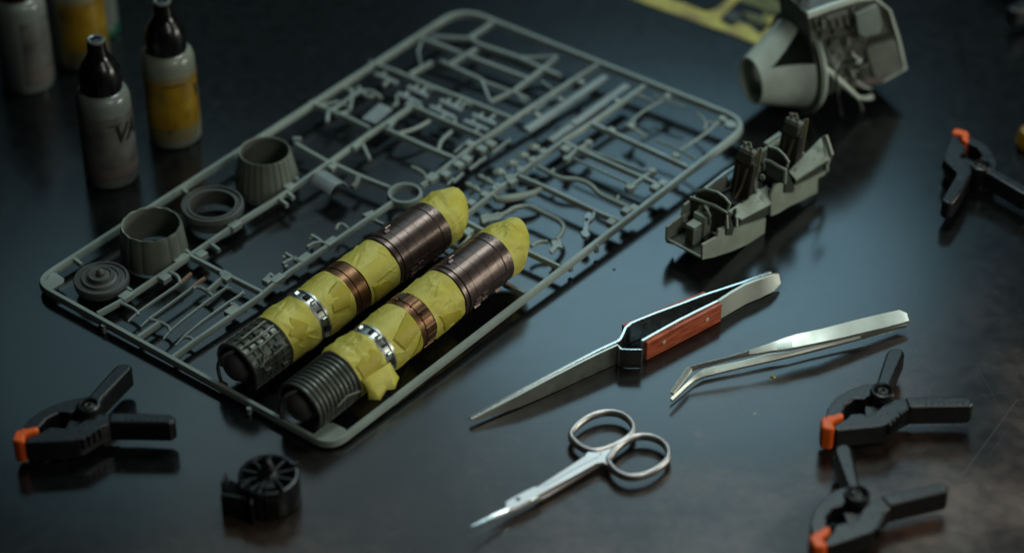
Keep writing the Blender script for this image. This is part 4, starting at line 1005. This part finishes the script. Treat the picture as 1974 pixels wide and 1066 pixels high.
lw([(1586, 264), (1596, 285), (1604, 300), (1598, 318), (1594, 306)], 0.0, .1, 'rear_cheek', TUBL)
blk(8.1, 8.25, .1, WD - .1, 0, 1.3, 'rear_bulkhead', TUBG)
# far wall: glossy strip standing in for the highlight on its top, then a bar
b = MB(); b.sweep([side(1359, 364, WD - .1), side(1400, 333, WD - .1), side(1418, 322, WD - .1)], rect(.14, .1)); b.build('far_bar_and_highlight', GLOSSG, t)
b = MB(); b.sweep([side(1476, 278, WD - .2), side(1505, 258, WD - .2)], rect(.22, .1)); b.build('far_bar_and_highlight', TUBL, t)
# boxes between the two cockpits
for x0, y0, z0, z1, m_ in ((4.35, .5, .6, 1.1, TUBL), (4.6, .9, .7, 1.25, GLOSSG), (4.3, 1.3, .5, 1.2, TUBL), (4.9, .35, .5, .95, TUBD), (4.75, 1.4, .8, 1.45, TUBL)): blk(x0, x0 + .4, y0, y0 + .35, z0, z1, 'equipment_box', m_)
b = MB(); b.sweep(smoothpath([W(4.3, .3, .9), W(4.5, .2, 1.05), W(4.8, .35, .9), W(5.1, .25, .8)], 3), circ(.05, 6)); b.build('conduit', TUBL, t)
# ejection seats
def seat(x, hgt, z0, label):
    nm = 'ejection_seat'
    M = Matrix(((TX.x, TY.x, 0, 0), (TX.y, TY.y, 0, 0), (0, 0, 1, 0), (0, 0, 0, 1))); M.translation = W(x, WD / 2, z0)
    M = M @ Matrix.Rotation(R(8), 4, 'Y')
    b = MB(M); b.box(-.68, .38, -.64, .64, 0, .95); s0 = b.build(nm, SEATD, t, bev=.08, label=label); sub(s0, t)
    def bb(x0, x1, y0, y1, a, c, name, m, bev=.03): b = MB(M); b.box(x0, x1, y0, y1, a, c); b.build(name, m, s0, bev=bev)
    bb(-.6, .25, -.42, .42, .75, .9, 'seat_cushion', SEATD); bb(.05, .42, -.54, .54, .8, hgt - .7, 'seat_back', SEATD, .08)
    bb(-.02, .4, -.40, .40, hgt - .85, hgt - .25, 'head_box', TUBD, .06); bb(.05, .42, -.40, .40, hgt - .28, hgt - .12, 'top_plate', BAYL, .03)
    for s_ in (-1, 1):
        bb(.4, .55, s_ * .36 - .07, s_ * .36 + .07, .3, hgt - .05, 'guide_rail', TAN, .02); bb(-.55, .3, s_ * .58 - .04, s_ * .58 + .04, .5, 1.15, 'side_guard', TUBD, .02)
        b = MB(M); b.sweep(smoothpath([Vector((.08, s_ * .25, hgt - .9)), Vector((-.02, s_ * .2, hgt - 1.4)), Vector((-.1, s_ * .15, hgt - 2.0)), Vector((-.35, s_ * .08, 1.0))], 3), rect(.12, .03), up=(1, 0, 0)); b.build('harness_strap', TAN if s_ < 0 else TUBD, s0)
    bb(.5, .62, -.5, -.36, .2, hgt + .0, 'ejection_gun', TAN, .02)
    b = MB(M); b.lathe([(.09, 0), (.09, .22), (.03, .28), (.001, .28)], 8)
    b.v = [p + M.to_3x3() @ Vector((.2, .2, hgt - .12)) for p in b.v]; b.build('drogue_cap', BAYL, s0)
    b = MB(M); b.sweep([Vector((.1, -.25, hgt)), Vector((.35, .05, hgt + .1)), Vector((.2, .35, hgt + .06))], circ(.06, 6)); b.build('face_blind_handle', TAN, s0)
rn = random.Random(3)
for k in range(26):      # small boxes and levers crowding both cockpits
    x_ = rn.choice((rn.uniform(1.9, 3.0), rn.uniform(4.2, 5.2), rn.uniform(5.8, 6.5))); y_ = rn.choice((rn.uniform(.2, .5), rn.uniform(1.6, 2.0))); z_ = rn.uniform(.5, 1.15)
    blk(x_, x_ + rn.uniform(.1, .3), y_, y_ + rn.uniform(.08, .2), z_ - .3, z_ + rn.uniform(.02, .25), 'cockpit_fitting', rn.choice((TUBD, TUBL, SEATD, TUBG)), .015)
seat(3.65, 3.5, .0, 'front seat with tan rails'); seat(7.05, 3.4, .0, 'rear seat with tan rails')
b = MB(); b.sweep([W(4.42, .45, .4), W(4.2, .8, 3.1)], rect(.16, .12), up=TY); b.build('canopy_arch_post', BAYL, t)
b = MB(); b.sweep([W(4.3, 1.0, .4), W(4.25, 1.15, 3.0)], rect(.14, .12), up=TY); b.build('canopy_arch_post', BAYL, t)

# ================================================================== nose section
PH2 = R(25); NX = Vector((math.cos(PH2), math.sin(PH2), 0)); NY = Vector((-math.sin(PH2), math.cos(PH2), 0)); NO = P(1530, 122, 2.42)
no_ = NO.copy(); no_.z = 0
t = thing('nose_section', 'unfinished grey-green model nose cone with hoop and dark equipment bay behind it', 'model fuselage', no_, traced=True)
def NP(x, th, r, dz=0): a = R(th); return NO + NX * x - NY * math.cos(a) * r + Vector((0, 0, math.sin(a) * r + dz))
def nside(x, y, yo): return on_plane(x, y, NO + NY * yo, NY)
# cone with window
def cone_pt(th, s, dr=0): return NP(-2.35 * (1 - s) - .02, th, 1.17 + (2.24 - 1.17) * s + dr, -.38 * (1 - s))
na, ns = 288, 56; b = MB(); vs = []; fs = []
for i in range(ns + 1):
    for k in range(na):
        for dr in (0, -.09): vs.append(cone_pt(360 * k / na, i / ns, dr))
def solid(i, k):
    s = (i + .5) / ns; th = 360 * (k + .5) / na
    if s > .2:
        f_ = (s - .2) / .8; lo, hi = 36 + (1 - f_) * 12 - 8 * f_, 48 + f_ * 36
        if lo < th < hi: return False
    return True
idx = lambda i, k, d: (i * na + k % na) * 2 + d
for i in range(ns):
    for k in range(na):
        if not solid(i, k): continue
        fs.append((idx(i, k, 0), idx(i, k + 1, 0), idx(i + 1, k + 1, 0), idx(i + 1, k, 0)))
        fs.append((idx(i, k, 1), idx(i + 1, k, 1), idx(i + 1, k + 1, 1), idx(i, k + 1, 1)))
        if not solid(i, k + 1): fs.append((idx(i, k + 1, 0), idx(i, k + 1, 1), idx(i + 1, k + 1, 1), idx(i + 1, k + 1, 0)))
        if not solid(i, (k - 1) % na): fs.append((idx(i, k, 1), idx(i, k, 0), idx(i + 1, k, 0), idx(i + 1, k, 1)))
for k in range(na): fs.append((idx(0, k, 0), idx(0, k, 1), idx(0, k + 1, 1), idx(0, k + 1, 0)))
b.add(vs, fs); b.build('nose_cone', SHELL, t, ang=35)
b = MB(); b.sweep([cone_pt(th, .3, -.35) for th in range(0, 360, 12)], circ(.05, 6), True, up=NX); b.build('inner_ring', TUBD, t)
b = MB(); b.add([cone_pt(th, .95, -.3) for th in range(0, 360, 10)], [tuple(range(36))]); b.build('inner_bulkhead', TUBD, t)
# hoop
b = MB(); b.sweep([NP(.14, th, 2.36) for th in range(0, 360, 5)], [(-.24, -.07), (.24, -.07), (.24, .07), (-.24, .07)], True, up=NX); b.build('hoop', HOOPM, t, ang=40)
b = MB(); b.sweep([NP(.40, th, 2.42) for th in range(0, 360, 5)], [(-.05, -.05), (.05, -.05), (.05, .05), (-.05, .05)], True, up=NX); b.build('hoop_flange', SHELL, t, ang=40)
# equipment bay
bay = [(1556, 30), (1600, 14), (1650, -2), (1684, -6), (1715, 20), (1733, 78), (1745, 132), (1702, 157), (1640, 167), (1600, 182), (1582, 190), (1572, 150)]
b = MB(); b.plate([nside(x, y, -1.5) for x, y in bay], NY * 2.9); b.build('equipment_bay', BAYM, t, bev=.06)
def bp(px, m, nm, th=.12, yo=-1.5, bev=.04): b = MB(); b.plate([nside(x, y, yo) for x, y in px], -NY * th); return b.build(nm, m, t, bev=bev)
bp([(1668, 95), (1676, 88), (1720, 76), (1726, 80), (1738, 132), (1732, 138), (1690, 148), (1682, 144)], BAYL, 'access_panel', .14)
bp([(1642, 22), (1684, 4), (1694, 40), (1690, 58), (1660, 66), (1648, 60)], BAYG, 'avionics_box', .35)
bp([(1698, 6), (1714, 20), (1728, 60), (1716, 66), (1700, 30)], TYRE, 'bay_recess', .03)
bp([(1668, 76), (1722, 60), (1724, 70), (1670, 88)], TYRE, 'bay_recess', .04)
bp([(1590, 30), (1628, 18), (1634, 26), (1594, 40)], BAYL, 'stiffener', .1)
bp([(1638, 156), (1700, 146), (1702, 158), (1640, 168)], mat('pinkish_grey_sill', (.17, .135, .12), .5), 'bay_sill', .16)
rn = random.Random(4)
for k in range(30):
    x, y = rn.uniform(1582, 1668), rn.uniform(38, 158)
    if y > 165 - (x - 1582) * .1: continue
    w_, h_ = rn.uniform(3, 9), rn.uniform(3, 9)
    bp([(x - w_, y - h_ + w_ * .3), (x + w_, y - h_ - w_ * .3), (x + w_, y + h_ - w_ * .3), (x - w_, y + h_ + w_ * .3)], rn.choice((BAYM, BAYM, BAYL, TYRE, TUBD)), 'bay_component', rn.uniform(.05, .26), bev=.02)
for k in range(9):
    x, y = rn.uniform(1585, 1660), rn.uniform(40, 140); pts = [nside(x, y, -1.7)]
    for j in range(4): x += rn.uniform(-12, 16); y += rn.uniform(2, 18); pts.append(nside(x, min(y, 172), -1.62 - .1 * (j % 2)))
    b = MB(); b.sweep(smoothpath(pts, 3), circ(.05, 6)); b.build('bay_pipe', rn.choice((BAYL, TUBD, SHELL)), t)
c = nside(1610, 108, -1.5); b = MB(Matrix.Translation(c) @ Matrix.Rotation(PH2, 4, 'Z') @ Matrix.Rotation(R(90), 4, 'X')); b.lathe([(.001, .1), (.2, .12), (.24, .2), (.36, .2), (.4, .1), (.42, 0)], 24); b.build('round_fitting', BAYL, t)
for k in range(7):      # stringers down the skin beside the bay
    f_ = k / 6; x0 = 1574 + 86 * f_
    b = MB(); b.sweep([nside(x0 - 4, 30 - 24 * f_ + 6, -1.56), nside(x0 + 4, 60 - 14 * f_, -1.58)], rect(.08, .08), up=NY); b.build('stringer', BAYL, t)
b = MB(); b.sweep(smoothpath([NP(.35, 62, 2.45), NP(.7, 30, 2.55), NP(1.0, 0, 2.5), NP(1.3, -22, 2.3)], 4), rect(.16, .06), up=NX); b.build('curved_frame', HOOPM, t)
# bay end frames and top rail
b = MB(); b.sweep([nside(x, y, -1.55) for x, y in ((1684, -6), (1715, 20), (1733, 78), (1745, 132), (1702, 157))], rect(.12, .12), up=NY); b.build('end_frame', SHELL, t)
b = MB(); b.sweep([nside(x, y, -1.5) for x, y in ((1556, 30), (1600, 14), (1650, -2), (1684, -7))], rect(.28, .2), up=NY); b.build('top_rail', SHELL, t)
# strut, rod with forked end, pin
b = MB(); b.sweep([NP(.5, 80, 1.2), NP(.15, 88, 2.6), NP(-.05, 90, 4.2), NP(-.1, 90, 6.0)], rect(.3, .18), up=NX); b.build('upright_strut', TUBD, t)
b = MB(); b.sweep([NP(.75, 70, 1.9), NP(.45, 84, 2.9), NP(.3, 88, 4.4), NP(.25, 88, 6.0)], rect(.22, .12), up=NX); b.build('upright_strut', BAYL, t)
def npp(x, y, yo=-2.0): return nside(x, y, yo)
b = MB(); b.sweep([npp(1577, 118, -1.7), npp(1600, 140), npp(1632, 168), npp(1656, 190)], circ(.13, 8), scale=[.7, 1.1, 1.0, .8]); b.build('drag_rod', SHELL, t)
b = MB(); b.sweep([npp(1654, 188), npp(1668, 190), npp(1681, 187)], circ(.13, 8), scale=[.7, .9, 1.3]); b.build('rod_fork', SHELL, t)
b = MB(); b.sweep([npp(1655, 190), npp(1660, 204), npp(1663, 217)], circ(.08, 8), scale=[1, .8, .6]); b.build('rod_fork', BAYL, t)
b = MB(); b.sweep([npp(1615, 180), npp(1619, 205), npp(1622, 222)], circ(.04, 6), scale=[.7, 1, 1.8]); b.build('pin', TUBD, t)
for x0, y0, x1, y1 in ((1596, 148, 1606, 144), (1622, 158, 1630, 152)):
    b = MB(); b.sweep([npp(x0, y0, -1.9), npp(x1, y1, -1.6)], circ(.09, 6)); b.build('rod_lug', BAYL, t)

# ================================================================== etched brass sheet
so_ = P(1460, 86, 0)
t = thing('etched_brass_sheet', 'yellow brass photo-etched sheet lying behind the nose section at the top edge', 'etched sheet', so_, traced=True)
def sh_(pts, name='sheet_bar', m=BRASS, z=.06, th=.04):
    b = MB(); b.plate([P(x, y, z) for x, y in pts], (0, 0, -th)); return b.build(name, m, t, bev=.008)
sh_([(1150, -28), (1225, 0), (1462, 86), (1478, 74), (1440, 50), (1425, 46), (1408, 52), (1385, 40), (1360, 24), (1300, 0), (1190, -42)], 'sheet_border')
sh_([(1462, 86), (1478, 74), (1600, -10), (1640, -50), (1612, -50), (1560, -10), (1500, 36), (1470, 62)], 'sheet_border')
sh_([(1372, 34), (1386, 40), (1398, 26), (1424, 0), (1450, -20), (1436, -24), (1404, -2), (1380, 20)], z=.058)
sh_([(1360, 24), (1374, 32), (1392, 20), (1398, 10), (1390, 12), (1376, 20)], z=.066)
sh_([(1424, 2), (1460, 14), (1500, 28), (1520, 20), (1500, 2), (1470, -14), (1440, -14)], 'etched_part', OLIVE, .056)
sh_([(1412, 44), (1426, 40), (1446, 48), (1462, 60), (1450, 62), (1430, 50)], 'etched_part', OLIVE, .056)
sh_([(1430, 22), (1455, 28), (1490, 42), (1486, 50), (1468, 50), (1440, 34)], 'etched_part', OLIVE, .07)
sh_([(1398, 28), (1410, 20), (1424, 26), (1430, 34), (1418, 40), (1402, 40)], 'etched_part', TUBD, .05)
sh_([(1545, 26), (1572, 8), (1600, 0), (1606, -20), (1570, -12), (1530, 10)], 'etched_part', BRASS, .07)
sh_([(1470, 44), (1492, 30), (1500, 34), (1480, 52)], 'etched_part', BRASS, .075)

rn = random.Random(9)
for k in range(26):
    x, y = rn.uniform(1405, 1600), rn.uniform(-14, 50)
    if y > 78 - (1478 - x) * .45 - 14 or (x > 1478 and y > 72 - (x - 1478) * .68): continue
    w_, h_ = rn.uniform(3, 11), rn.uniform(1.5, 4); a_ = rn.choice((.35, -.7))
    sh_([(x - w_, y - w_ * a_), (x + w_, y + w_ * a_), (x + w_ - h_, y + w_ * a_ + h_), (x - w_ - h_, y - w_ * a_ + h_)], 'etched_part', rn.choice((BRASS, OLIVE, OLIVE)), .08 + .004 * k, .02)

# ================================================================== crumbs on the table
for (x, y, r, m_, lb) in ((1490, 727, .13, BRASS, 'tiny yellow crumb on the table between the bent tweezers and a clamp'), (1455, 797, .07, SHELL, 'tiny pale speck on the table left of the orange clamp tip'),
                          (1184, 520, .09, BLACK, 'tiny dark crumb on the table right of the sprue'), (1611, 880, .1, SHELL, 'pale grain between the two lower right clamps')):
    p = P(x, y, 0); b = MB(Matrix.Translation((0, 0, 0)))
    rn = random.Random(x); vs = [(r * rn.uniform(.7, 1.3) * math.cos(k), r * rn.uniform(.4, 1.2) * math.sin(k), 0) for k in (0, 1, 2, 3, 4, 5)] + [(0, 0, r * .7)]
    b.add(vs, [(0, 1, 6), (1, 2, 6), (2, 3, 6), (3, 4, 6), (4, 5, 6), (5, 0, 6), (5, 4, 3, 2, 1, 0)])
    o = b.build('crumb', m_); o.location = p * S; tag(o, lb, 'crumb')
